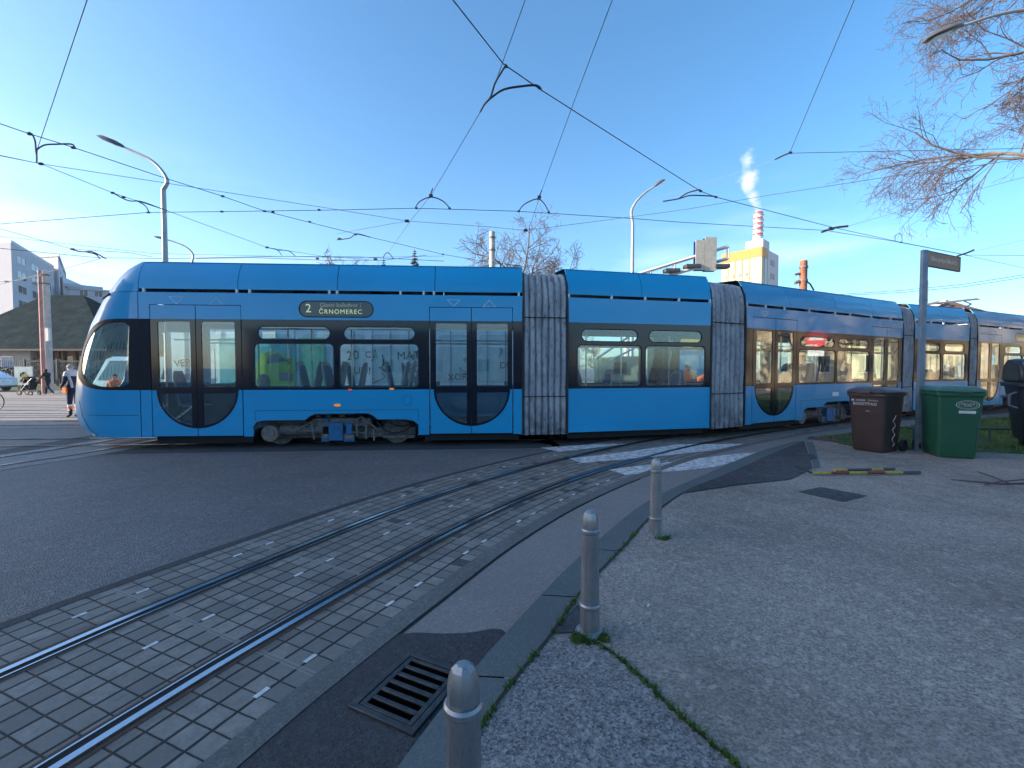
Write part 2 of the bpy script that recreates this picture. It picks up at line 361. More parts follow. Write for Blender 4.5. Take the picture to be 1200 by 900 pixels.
EDGM = asphalt('track_edging', (.10, .095, .088), (.24, .225, .21), 150, .6, .5)
strip('track_edging', BCUR, -.675, -.525, .010, EDGM)
strip('track_edging', BCUR, 1.563, 1.66, .006, FRESH)
strip('track_edging', BCUR, -.70, -.678, .005, mat('seam_dark', (.015, .014, .014), .9), i1=110)
HEAD = mat('polished_rail', (.50, .53, .58), .16, metal=.95, var=.15, scale=2)
RUST = mat('rusty_rail', (.085, .045, .03), .75, metal=.2, var=.5, scale=18)
GROOVE = mat('rail_groove', (.008, .008, .009), .9)
def rail(cur, o, side, label, z=.004, gut=True):
    t = thing('tram_rail', label, 'rail', (0, 0, 0), 0, 'grooved tram rails in the paving')
    def sub(name, a, b, zz, m): return strip(name, cur, o + side * a, o + side * b, zz, m, parent=t)
    sub('rust_edge', -.062, -.030, z + .003, RUST)
    sub('rust_edge', -.030, -.022, z + .008, RUST)
    sub('rail_head', -.022, .016, z + .010, HEAD)
    sub('groove', .016, .060, z + .0045, GROOVE)
    sub('guard_lip', .060, .071, z + .009, HEAD)
    sub('rust_edge', .071, .10, z + .003, RUST)
    return t
rail(BCUR, 0, 1, 'curved grooved rail nearest the kerb, running to the blue tram')
rail(BCUR, 1, -1, 'curved grooved rail farther from the kerb, beside the dark road')
# white inlays in the pavers
im = MB()
s_ = [0.0]
for i in range(1, len(BCUR)): s_.append(s_[-1] + (BCUR[i] - BCUR[i - 1]).length)
def oncurve(s, o):
    for i in range(1, len(BCUR)):
        if s_[i] >= s:
            f = (s - s_[i - 1]) / (s_[i] - s_[i - 1]); p = BCUR[i - 1].lerp(BCUR[i], f); t = (BCUR[i] - BCUR[i - 1]).normalized()
            n = Vector((-t.y, t.x, 0)); return p + n * o, t, n
    return BCUR[-1], Vector((1, 0, 0)), Vector((0, 1, 0))
for k in range(24):
    for row in (-.39, .54, 1.32):
        for dd in (.2, .50):
            s = 1.0 + k * .948 + dd
            if s > 12.5: continue
            p, t, n = oncurve(s, row)
            r0 = [p + t * (a * .038) + n * (b * .014) + Vector((0, 0, .0065)) for a, b in ((-1, -1), (1, -1), (1, 1), (-1, 1))]
            im.quad(*r0)
tag(im.build('track_inlays', mat('inlay_white', (.62, .62, .58), .6, var=.3, scale=20)), kind='structure')

# pavement, kerb, gutter
K0 = [G(p[0], p[1], .04) for p in [(465, 900), (557, 782), (630, 701.7), (681.7, 650), (760, 586.7), (833, 553), (887, 530), (933, 516.7)]]
K0 = [Vector((-1.5, -1.2, 0)), Vector((-.9, .5, 0))] + K0
K1 = [G(p[0], p[1], .05) for p in [(565, 845), (645, 742), (680, 692), (727, 643), (760, 607), (800, 577)]]
K1 = [Vector((-1.18, -1.2, 0)), Vector((-.6, .75, 0))] + K1 + [G(850, 556, .05), G(905, 532, .05), G(941, 517, .05)]
for p in K0 + K1: p.z = 0
k0 = crom(K0, 6); k1 = crom(K1, 6)
E1c = [p for p in offs(BCUR, -.678)]
e1 = [p for p in E1c if -1.0 < p.y and p.x < 13]
gut = [(p.x, p.y) for p in k0] + [(7.4, 10.45), (9.8, 11.6), (13.3, 13.3)] + [(p.x, p.y) for p in reversed(e1)]
flat('gutter', gut, .0035, GUT)
pav = [(p.x, p.y) for p in k1] + [(7.4, 10.35), (9.5, 10.0), (40, 14), (40, -6), (-1.3, -6)]
flat('pavement', pav, .045, PAVE, thick=.044)
km = MB(); NK = 60
def resamp(c, n):
    s = [0]
    for i in range(1, len(c)): s.append(s[-1] + (c[i] - c[i - 1]).length)
    out = []; j = 1
    for k in range(n):
        d = s[-1] * k / (n - 1)
        while j < len(c) - 1 and s[j] < d: j += 1
        out.append(c[j - 1].lerp(c[j], min(1, (d - s[j - 1]) / max(1e-6, s[j] - s[j - 1]))))
    return out
ka = resamp(k0, NK); kb = resamp(k1, NK)
for i in range(0, NK - 1):
    # individual kerb stones, a fine joint every few segments
    g = .05 if i % 4 == 3 else 0
    a0, a1, b0, b1 = ka[i], ka[i].lerp(ka[i + 1], 1 - g), kb[i], kb[i].lerp(kb[i + 1], 1 - g)
    zt = .052
    A = [Vector((a0.x, a0.y, 0)), Vector((a1.x, a1.y, 0)), Vector((b1.x, b1.y, 0)), Vector((b0.x, b0.y, 0))]
    T = [v + Vector((0, 0, z)) for v, z in zip(A, (zt - .012, zt - .012, zt, zt))]
    km.add(A + T, [(4, 5, 6, 7), (0, 1, 5, 4), (3, 2, 6, 7)] + ([(1, 2, 6, 5), (0, 3, 7, 4)] if g else []))
tag(km.build('kerb', KERBM, sharp=20), kind='structure')
# fresh asphalt round the drain, coarse triangle and patches on the pavement
fr = [G(*p) for p in [(443, 759), (457.5, 748), (484, 742.6), (520, 743.5), (553, 742), (575, 738), (588, 738.7)]]
kk = [p for p in k0 if -1.2 < p.y < G(588, 738.7).y]
ee = [p for p in e1 if p.y < G(443, 759).y]
flat('asphalt_patch', [(p.x, p.y) for p in crom(fr, 5)] + [(p.x - .004, p.y) for p in reversed(kk)] + [(p.x, p.y) for p in ee], .0065, FRESH)
tri = [G(640, 748, .05), G(672, 746, .05), G(699, 753, .05), G(745, 788, .05), G(798.6, 841.5, .05), G(856, 891, .05), G(905, 935, .05), Vector((.9, .3, 0)), Vector((.7, -2, 0)), Vector((-1.1, -2, 0))]
k1s = [p for p in k1 if -1.2 < p.y < G(640, 748).y]
tri = tri[:7] + [Vector((1.2, .2, 0)), Vector((.9, -2, 0))] + k1s
flat('asphalt_patch', [(p.x - (.05 if i_ > 8 else 0), p.y) for i_, p in enumerate(tri)], .049, COARSE)
pt = [G(p[0], p[1], .055) for p in [(801, 577), (861, 568), (924, 561.5), (951, 548.5), (946, 531), (941.5, 517)]] + [p for p in reversed(k1) if G(801, 577).x < p.x]
flat('asphalt_patch', [(p.x + .01, p.y - .01) for p in pt], .056, PATCHM)
flat('asphalt_patch', [tuple(G(p[0], p[1], .05)) for p in [(935, 576), (962, 570.5), (1017, 580.7), (988, 588)]], .0495, PATCHM)
flat('asphalt_patch', [tuple(G(p[0], p[1], .05)) for p in [(944, 517), (953, 518), (962, 548), (954, 549)]], .050, KERBM)
flat('asphalt_patch', [tuple(G(p[0], p[1], .05)) for p in [(645, 742), (672, 741), (690, 722), (700, 706), (682, 703)]], .0505, asphalt('patch_mid', (.045, .045, .05), (.12, .115, .12), 60, .7, .5))
pl = MB(); pq = [G(*p) for p in [(908, 536), (927, 544), (957, 541), (955, 537), (925, 531)]]
pl.prism([(p.x, p.y) for p in pq], .02, lambda a, b, t: (a, b, .06 + t + .03 * (a - 6.0)))
tag(pl.build('loose_slab', PATCHM, loc=tuple(pq[0])), 'loose dark asphalt slab lying on the patched ramp by the kerb', 'slab')
pl = MB(); pq = [G(*p) for p in [(946, 517), (985, 521), (975, 517), (950, 514.5)]]
pl.prism([(p.x, p.y) for p in pq], .02, lambda a, b, t: (a, b, .052 + t))
tag(pl.build('rusty_plate', mat('rust_brown', (.10, .06, .05), .8, var=.4), loc=tuple(pq[0])), 'flat rusty brown plate at the corner of the lawn beside the dark patch', 'plate')
# zebra remains
ZEB = None
def zebmat():
    m, n, b = newmat('worn_white_paint')
    f = ramp(n, tex(n, 'noise', 9, 9, rough=.75), .36, .56); g = ramp(n, tex(n, 'noise', 70, 3), .35, .6)
    n.links.new(mixc(n, mth(n, 'MULTIPLY', f, mth(n, 'ADD', .5, mth(n, 'MULTIPLY', g, .5))), (.16, .155, .155, 1), (.78, .75, .72, 1)), b.inputs['Base Color']); b.inputs['Roughness'].default_value = .75
    return m
ZEB = zebmat()
for q in ([(633, 525), (703, 520.7), (735, 520.7), (655, 530)], [(667, 538), (740, 529), (795, 521), (875, 520.5), (845, 527), (765, 536), (682, 543)], [(713, 551), (733, 557), (800, 552), (840, 547.5), (897, 530), (860, 532.5), (800, 540)]):
    flat('road_marking', [tuple(G(*p)) for p in q], .0085, ZEB)
# cigarette ends / litter on the pavement are single small bits
lb = MB(); p = G(759, 720); lb.tube([(p.x, p.y, .055), (p.x + .012, p.y + .02, .055)], .006, 6)
tag(lb.build('cigarette_end', WHITE, loc=(p.x, p.y, .05)), 'small white cigarette end on the pavement right of the middle bollard', 'litter')

# tram's own track bed (under the tram) + crossing tracks at the left
TB = [( -13.5, 8.25), (-10, 8.42), (-7.3, 8.6), (-5.4, 8.78), (.25, 9.18), (1.15, 9.35), (4.5, 10.1), (5.55, 10.6), (12.35, 14.0), (13, 14.4), (16, 15.5), (20, 17.4), (30, 22)]
TCUR = crom([(a, b, 0) for a, b in TB], 6)
ROAD2 = asphalt('track_bed_dark', (.035, .035, .04), (.10, .098, .10), 80, .5, .4)
strip('track_bed', TCUR, -.35, 2.7, .0025, ROAD2, i0=6)
strip('track_edging', TCUR, -.42, -.375, .0045, mat('edge_line', (.20, .21, .25), .6), i0=12, i1=30)
rail(TCUR, .65, 1, 'straight grooved rail under the near side of the blue tram', .0035)
rail(TCUR, 1.65, -1, 'straight grooved rail under the far side of the blue tram', .0035)
XC = crom([(-13.5, -4, 0), (-10.4, 3, 0), (-9.0, 7, 0), (-8.5, 9, 0), (-8.6, 12, 0), (-10.5, 17, 0), (-17, 24, 0), (-30, 30, 0)], 10)
CB = asphalt('concrete_bed', (.20, .19, .185), (.36, .34, .33), 30, .5, .3)
strip('track_bed', XC, -.95, .85, .0055, CB)
rail(XC, -.5, 1, 'grooved rail of the crossing track nearest the dark road, left of the tram', .007)
rail(XC, .5, -1, 'grooved rail of the crossing track farther left of the tram', .007)
# sunlit plaza beyond with several tracks sweeping across
PLZ = asphalt('plaza_asphalt', (.24, .20, .17), (.36, .31, .27), 40, .5, .5)
flat('road', [(-60, 11.6), (60, 26), (60, 60), (-60, 60)], .0015, PLZ)
n_ = 0
lab = ['nearest', 'second nearest', 'middle', 'second farthest', 'farthest']
for k, (ya, yb, yc) in enumerate([(12.6, 13.0, 13.9), (14.0, 14.2, 15.2), (16.4, 16.2, 17.0), (18.9, 18.3, 19.2), (22.5, 21.4, 22.4)]):
    cur = crom([(-50, ya + 6, 0), (-30, ya + 1.2, 0), (-20, ya, 0), (-12, yb, 0), (-4, yc, 0), (6, yc + 4, 0), (25, yc + 14, 0)], 8)
    strip('track_bed', cur, -.95, .95, .0045 + k * .0004, CB)
    rail(cur, -.5, 1, f'near rail of the {lab[k]} sunlit track on the junction behind the tram', .0075)
    rail(cur, .5, -1, f'far rail of the {lab[k]} sunlit track on the junction behind the tram', .0075)

# =================================================================== DRAIN, BOLLARDS
P1, P2, P4 = G(407.7, 831.9), G(479.7, 766.7), G(484, 866)
ex = (P4 - P1); ey = (P2 - P1); gw = .36; gl = ey.length; gw = ex.length
ang = math.atan2(ex.y, ex.x)
gt = thing('drain_grate', 'square cast iron drain grate with long slots in the fresh asphalt by the kerb', 'drain grate', (P1.x, P1.y, .0065), ang)
IRON = mat('cast_iron', (.075, .072, .072), .5, metal=.5, var=.4, scale=20, bmp=.3, bscale=90)
f = MB(); 
f.box((0, 0, 0), (gw, .03, .016)); f.box((0, gl - .03, 0), (gw, gl, .016)); f.box((0, .03, 0), (.03, gl - .03, .016)); f.box((gw - .03, .03, 0), (gw, gl - .03, .016))
f.build('frame', IRON, gt, bevel=.003)
f = MB(); f.box((.03, .03, 0.0005), (gw - .03, gl - .03, .002)); f.build('pit_shade_plate', mat('pit_shade_black', (.002, .002, .002), 1, spec=0), gt)  # flat black plate, its colour stands in for the unlit depth under the bars
ns = 6; y0 = .045; pitch = (gl - .09) / ns
f = MB()
f.box((.036, .036, .002), (.062, gl - .036, .013)); f.box((gw - .062, .036, .002), (gw - .036, gl - .036, .013))
for k in range(ns + 1):
    yy = y0 + k * pitch; hh = pitch * .2
    f.box((.062, max(.036, yy - hh), .002), (gw - .062, min(gl - .036, yy + hh), .013))
f.build('bars', IRON, gt, bevel=.003)

def bollmat():
    m, n, b = newmat('bollard_metal')
    f = tex(n, 'noise', 7, 8, rough=.7, stretch=(1, 1, .4)); g = tex(n, 'noise', 60, 5)
    c = mixc(n, ramp(n, f, .35, .7), (.25, .25, .26, 1), (.40, .39, .38, 1)); c = mixc(n, mth(n, 'MULTIPLY', ramp(n, g, .58, .7), .5), c, (.14, .12, .11, 1))
    n.links.new(c, b.inputs['Base Color']); b.inputs['Metallic'].default_value = .75; b.inputs['Roughness'].default_value = .42; bump(n, b, g, .15, .004); return m
BOLL = bollmat()
def bollard(p, label, lean=0):
    t = thing('bollard', label, 'bollard', (p.x, p.y, .045), rnd.random(), 'metal bollards along the kerb')
    t.rotation_euler = (lean, -lean * .5, .35)
    m = MB(); m.lathe([(.058, .012), (.056, .16), (.048, .60)], 8, off=.5); m.build('post', BOLL, t, sharp=20)
    m = MB(); m.lathe([(.046, .625), (.0465, .66), (.043, .69), (.034, .715), (.019, .728), (.004, .731)], 8, off=.5); m.build('cap', BOLL, t, sharp=20)
    for z, r, nm in ((.61, .053, 'collar'), (.168, .060, 'collar')):
        m = MB(); m.lathe([(r - .004, z - .016), (r + .003, z - .008), (r + .003, z + .006), (r - .003, z + .014)], 24); m.build(nm, BOLL, t)
    m = MB(); m.lathe([(.083, 0), (.083, .012), (.07, .022), (.057, .026)], 24); m.build('base_flange', BOLL, t)
bollard(G(543, 779, .77), 'nearest metal bollard, in front of the drain grate', .0)
bollard(G(691, 741, .045), 'metal bollard with green moss round its foot, between the other two', .0)
bollard(G(768, 628, .045), 'farthest metal bollard, beside the bend of the kerb', .0)
# moss and weeds
MOSS = mat('moss_green', (.07, .13, .02), .9, var=.5, scale=30)
def tufts(name, centres, label=None, m=MOSS, hmin=.012, hmax=.035):
    mb = MB()
    for c, rad, n, z in centres:
        for _ in range(n):
            a = rnd.random() * 6.28; r = rad * math.sqrt(rnd.random()); x = c[0] + r * math.cos(a); y = c[1] + r * math.sin(a); h = rnd.uniform(hmin, hmax); b = rnd.random() * 6.28
            wv = Vector((math.cos(b), math.sin(b), 0)) * rnd.uniform(.003, .007); l = Vector((rnd.uniform(-1, 1), rnd.uniform(-1, 1), 0)) * h * .8
            p = Vector((x, y, z)); mb.add([p - wv, p + wv, p + l + Vector((0, 0, h))], [(0, 1, 2)])
    o = mb.build(name, m, fixn=False, sharp=180); return tag(o, kind='stuff')
cs = []
b1 = G(691, 741, .045); b2 = G(768, 628, .045)
for _ in range(10): cs.append(((b1.x + rnd.uniform(-.09, .08), b1.y - rnd.uniform(.03, .10)), .035, 130, .047))
for _ in range(5): cs.append(((b2.x + rnd.uniform(-.02, .12), b2.y - rnd.uniform(.05, .11)), .03, 60, .047))
for q in resamp([p for p in k1 if 1.2 < p.y < 4.2], 70):
    if rnd.random() < .55 and not (3.3 < q.y < 3.5): cs.append(((q.x + .015, q.y), .018, rnd.randint(5, 30), .05))
for q in resamp([G(p[0], p[1], .05) for p in [(699, 753), (745, 788), (798.6, 841.5), (856, 891), (905, 935)]], 60):
    if rnd.random() < .8: cs.append(((q.x + rnd.uniform(-.01, .01), q.y), .012, rnd.randint(4, 20), .049))
tufts('moss', cs)
strip('crack', crom([Vector((p.x, p.y, 0)) for p in [G(672, 745, .05), G(699, 752, .05), G(745, 787, .05), G(798.6, 840.5, .05), G(856, 890, .05), G(905, 934, .05)]], 6), -.007, .007, .0515, mat('crack_soil', (.03, .028, .015), .95, var=.5, scale=30))
strip('crack', crom([Vector((p.x + .008, p.y, 0)) for p in k1 if 1.2 < p.y < 6], 1), -.012, .006, .0535, mat('crack_soil', (.03, .028, .015), .95))

# =================================================================== LAWN
lawn = [G(a, b, .05) for a, b in ((960, 512), (985, 520), (1010, 524), (1080, 528), (1160, 530), (1300, 537))] + [Vector((30, 9, 0)), Vector((30, 19.5, 0)), Vector((18.5, 15.4, 0)), Vector((13.5, 13.2, 0)), Vector((9.8, 11.5, 0))]
GR = asphalt('grass_ground', (.03, .05, .01), (.10, .14, .03), 25, .5, .8)
flat('lawn', [(p.x, p.y) for p in lawn], .055, GR, thick=.05)
GRASSB = mat('grass_blade', (.10, .17, .03), .8, var=.55, scale=1.3)
from mathutils.geometry import intersect_point_tri_2d
def inpoly(x, y, P):
    c = False; j = len(P) - 1
    for i in range(len(P)):
        if (P[i].y > y) != (P[j].y > y) and x < (P[j].x - P[i].x) * (y - P[i].y) / (P[j].y - P[i].y) + P[i].x: c = not c
        j = i
    return c
mb = MB(); cnt = 0
while cnt < 16000:
    x = rnd.uniform(6.3, 18); y = rnd.uniform(7.6, 15.4)
    if not inpoly(x, y, lawn): continue
    if noise.noise(Vector((x * 1.1, y * 1.1, 0))) < -.22 and rnd.random() < .8: cnt += 1; continue
    cnt += 1; h = rnd.uniform(.03, .10); b = rnd.random() * 6.28; wv = Vector((math.cos(b), math.sin(b), 0)) * .010; l = Vector((rnd.uniform(-1, 1), rnd.uniform(-1, 1), 0)) * h
    p = Vector((x, y, .05)); mb.add([p - wv, p + wv, p + l + Vector((0, 0, h))], [(0, 1, 2)])
tag(mb.build('grass', GRASSB, fixn=False, sharp=180), kind='stuff')
mb = MB(); LEAFM = mat('dry_leaf', (.30, .21, .13), .8, var=.5, scale=12)
for _ in range(170):
    f_ = rnd.random(); a = G(1000, 524).lerp(G(1230, 534), f_) if rnd.random() < .6 else G(1060, 530).lerp(G(1200, 537), f_)
    p = a + Vector((rnd.uniform(-.1, .1), rnd.uniform(-.12, .15), .058)); s = rnd.uniform(.012, .03); an = rnd.random() * 6
    u = Vector((math.cos(an), math.sin(an), rnd.uniform(-.3, .3))) * s; v = Vector((-math.sin(an), math.cos(an), rnd.uniform(0, .5))) * s * .7
    mb.add([p - u, p - v, p + u, p + v], [(0, 1, 2, 3)])
tag(mb.build('fallen_leaves', LEAFM, fixn=False), kind='stuff')
t = thing('low_rail', 'low dark green pipe rail along the lawn between green bin and black container', 'railing', (8.9, 9.1, .05))
m = MB(); m.tube([(-.6, .2, .30), (2.2, .0, .30)], .025, 8); m.build('rail_bar', mat('green_pipe', (.03, .07, .05), .5), t)
for x in (-.5, 1.0, 2.1): m = MB(); m.tube([(x, .12 - x * .06, 0), (x, .12 - x * .06, .3)], .022, 8); m.build('post', MATS['green_pipe'], t)

# =================================================================== TRAM
Wd = 2.3
tram = thing('articulated_tram', 'long blue low floor articulated tram with grey bellows crossing the road', 'tram', (0, 9.9, 0))
TO = Vector(tram.location)
class Mod:
    def __init__(s, pa, da, pb, db):
        a = Vector(((pa - 600) / 520 * da, da)); b = Vector(((pb - 600) / 520 * db, db)); s.a = a; s.dir = (b - a).normalized(); s.L = (b - a).length; s.n = Vector((-s.dir.y, s.dir.x)); s.mir = False
    def u(s, px):
        k = (px - 600) / 520     # a+u*dir : x = k*y
        return (k * s.a.y - s.a.x) / (s.dir.x - k * s.dir.y)
    def xf(s, u, v, z):
        if s.mir: u = s.L - u
        p = s.a + s.dir * u + s.n * v
        return Vector((p.x, p.y, z)) - TO
M1 = Mod(283, 8.79, 613, 9.17); u0 = M1.u(164); M1.a = M1.a + M1.dir * u0; M1.L -= u0
M2 = Mod(665, 9.33, 833, 10.09); M3 = Mod(873, 10.6, 1057, 14.0); M4 = Mod(1070, 14.4, 1135, 15.5)
M5 = Mod(1144, 15.76, 1200, 17.4); M5.L = M1.L; M5.mir = True
ZB, ZW0, ZW1, ZD, ZP, ZF0, ZF1 = .25, 1.18, 2.57, 2.84, 3.09, 3.16, 3.72
# nose length as a function of height from the silhouette measured in the photograph
SIL = [(.25, 108, 511), (.40, 96, 502), (.65, 89, 486), (1.0, 88, 468), (1.5, 90, 438), (2.0, 97, 408), (2.5, 107, 373), (2.9, 119, 345), (3.1, 126, 336), (3.4, 140, 322), (3.6, 152, 313), (3.72, 166, 308)]
def nosept(t, L, v0=0.0):       # t 0..pi round the nose in plan
    return (-L * abs(math.sin(t)) ** .78, Wd / 2 - (Wd / 2 - v0) * math.copysign(abs(math.cos(t)) ** .66, math.cos(t)))
def pxof(u, v, z):
    p = M1.a + M1.dir * u + M1.n * v; return 600 + 520 * p.x / (p.y * math.cos(PITCH) - (z - CAM_H) * math.sin(PITCH))
def lean(z):
    if z <= 3.1: return .0
    t = min(1, (z - 3.1) / .62); return .02 + .20 * t ** 2.4
NL = []
for z, px, py in SIL:
    lo_, hi_ = .02, 3.2
    for _ in range(30):
        mid = (lo_ + hi_) / 2; mn = min(pxof(*nosept(R(k * 3), mid, lean(z)), z) for k in range(31))
        if mn > px: lo_ = mid
        else: hi_ = mid
    NL.append((z, max(.03, lo_)))
def nL(z):
    if z <= NL[0][0]: return NL[0][1]
    for (z0, l0), (z1, l1) in zip(NL[:-1], NL[1:]):
        if z <= z1:
            t = (z - z0) / (z1 - z0); return l0 + (l1 - l0) * t
    return NL[-1][1]
QN = 1.9                        # metres of q for the quarter turn of the nose
def side_S(mod, far=False):
    def S(q, z, d):
        l = lean(z)
        if q >= 0: u, v = q, l + d
        else:
            t = -q / QN * math.pi / 2; L = nL(z)
            u, v = nosept(t, L, l)
            t1 = max(t, .002); u1, v1 = nosept(t1 - .001, L, l); u2, v2 = nosept(t1 + .001, L, l); tu, tv = u2 - u1, v2 - v1; ln = math.hypot(tu, tv) or 1
            u += tv / ln * d * 1.0; v += -tu / ln * d
        if far: v = Wd - v
        return mod.xf(u, v, z)
    return S
cqn = [-QN * 2 * k / 56 for k in range(0, 57)] + [-.012, -.03, -2 * QN + .012, -2 * QN + .03]
czs = [.4, .65, 1.0, 1.5, 2.0, 2.5, 2.9]
def nose_q(px, z):
    best = None
    for k in range(0, 91):
        t = R(k); x = pxof(*nosept(t, nL(z), lean(z)), z)
        if best is None or abs(x - px) < best[0]: best = (abs(x - px), -k / 90 * QN)
        if x <= px: break
    return best[1]
def rect(a, b, c, d): return [(a, b), (c, b), (c, d), (a, d)]
def arc(cx, cz, ru, rz, a0, a1, n=12):
    return [(cx + ru * math.cos(R(a0 + (a1 - a0) * k / n)), cz + rz * math.sin(R(a0 + (a1 - a0) * k / n))) for k in range(n + 1)]
def part(name, m, polys, S, d0=0, d1=.03, cq=(), cz=(), parent=tram, bevel=0):
    mb = MB()
    for outer, holes in polys: skin(mb, outer, holes, S, d0, d1, cq, cz)
    return mb.build(name, m, parent, sharp=25, bevel=bevel)
def door(S, uL, uR, um, g, zb, lowglass=True):
    cx = (g[0] + g[3]) / 2; ru = (g[3] - g[0]) / 2 + .05; rz = ZW0 - zb
    for side in (0, 1):
        e0, e1 = (uL, um) if side == 0 else (um, uR)
        ga, gb = (g[0], g[1]) if side == 0 else (g[2], g[3])
        if side == 0:
            ar = [p for p in arc(cx, ZW0, ru, rz, 180, 270, 14) if p[0] < um - .01] 
        else:
            ar = [p for p in arc(cx, ZW0, ru, rz, 360, 270, 14) if p[0] > um + .01]
        zm = ZW0 - rz * math.sqrt(max(0, 1 - ((um - cx) / ru) ** 2))
        s = 1 if side == 0 else -1
        i0, i1 = (e0 + .012, e1 - .008) if side == 0 else (e1 - .012, e0 + .008)     # outer edge, inner edge
        low = [(i0, ZW0), (i0, ZB + .02), (i1, ZB + .02), (i1, zm)] + [p for p in reversed(ar)][:-1] + [(ar[0][0], ZW0)]
        top = rect(min(i0, i1), ZW1, max(i0, i1), ZD)
        dr = part('door_leaf', BLUE, [(low, [])], S, .004, .04)
        part('header_panel', BLUE, [(top, [])], S, .004, .04, parent=dr)
        # black frame with glass holes
        gl_u = rrect(min(ga, gb), ZW0 + .06, max(ga, gb), ZW1 - .05, .03, 3)
        k = (ru - .05) / ru
        ar2 = arc(cx, ZW0 - .07, (ru - .055), (rz - .12), 180, 270, 14) if side == 0 else arc(cx, ZW0 - .07, (ru - .055), (rz - .12), 360, 270, 14)
        gi = gb if side == 0 else ga
        ar2 = [p for p in ar2 if (p[0] < gi - .01 if side == 0 else p[0] > gi + .01)]
        zi = (ZW0 - .07) - (rz - .12) * math.sqrt(max(0, 1 - ((gi - cx) / (ru - .055)) ** 2))
        gl_l = ar2 + [(gi, zi), (gi, ZW0 - .07)]
        fr_ = [(i0, ZW0), (i0, ZW1 - .002), (i1, ZW1 - .002), (i1, zm)] + [p for p in reversed(ar)][:-1] + [(ar[0][0], ZW0 - .002)]
        part('door_frame', BAND, [(fr_, [gl_u, gl_l])], S, .001, .045, parent=dr)
        part('door_glass', GLASSD, [(gl_u, []), (gl_l, [])], S, .012, .016, parent=dr)
        hb = MB(); xg = ga + .035 if side == 0 else gb - .035
        hb.tube([S(xg, ZW0 + .12, .06), S(xg, ZW0 + .12, .075)], .045, 14); hb.build('door_button', mat('button_green', (.05, .12, .10), .4), dr)
    sl = MB(); sl.box((um - .008, .01, ZB + .02), (um + .008, .045, ZD), xf=lambda p: S(p.x, p.z, p.y)); sl.build('door_seal', RUBBER, tram)
def window(S, lo, up, closed=True):
    fr = MB()
    o1 = rrect(lo[0] - .02, lo[1] - .02, lo[2] + .02, lo[3] + .02, .10); i1_ = rrect(*lo, .09)
    skin(fr, o1, [i1_], S, -.003, .02)
    ob = fr.build('window_frame', RUBBER, tram, sharp=25)
    part('pane', GLASS, [(i1_, [])], S, .008, .012, parent=ob)
    if up:
        fr = MB(); o2 = rrect(up[0] - .018, up[1] - .018, up[2] + .018, up[3] + .018, .14); i2 = rrect(*up, .12)
        skin(fr, o2, [i2], S, -.003, .02); ob2 = fr.build('window_frame', RUBBER, tram, sharp=25)
        part('pane', GLASS, [(i2, [])], S, .008, .012, parent=ob2)
        return [o1, o2]
    return [o1]
def notch(u0, u1, z0, z1, doors):
    pts = [(u0, z1)]
    pts.append((u0, z0))
    for a, b in doors: pts += [(a, z0), (a, ZD + .012), (b, ZD + .012), (b, z0)]
    pts += [(u1, z0), (u1, z1)]
    return pts
def bogie_cut(c, w=3.25):
    """arch of the bogie opening in the lower panel, centred on c"""
    h = w / 2; a = []
    return [(c - h, ZB), (c - h, .42), (c - h + .07, .53), (c - h + .2, .56), (c - .62, .56), (c - .52, .64), (c - .42, .685), (c + .62, .69), (c + .72, .64), (c + .80, .565), (c + h - .25, .56), (c + h - .1, .53), (c + h, .45), (c + h, ZB)]
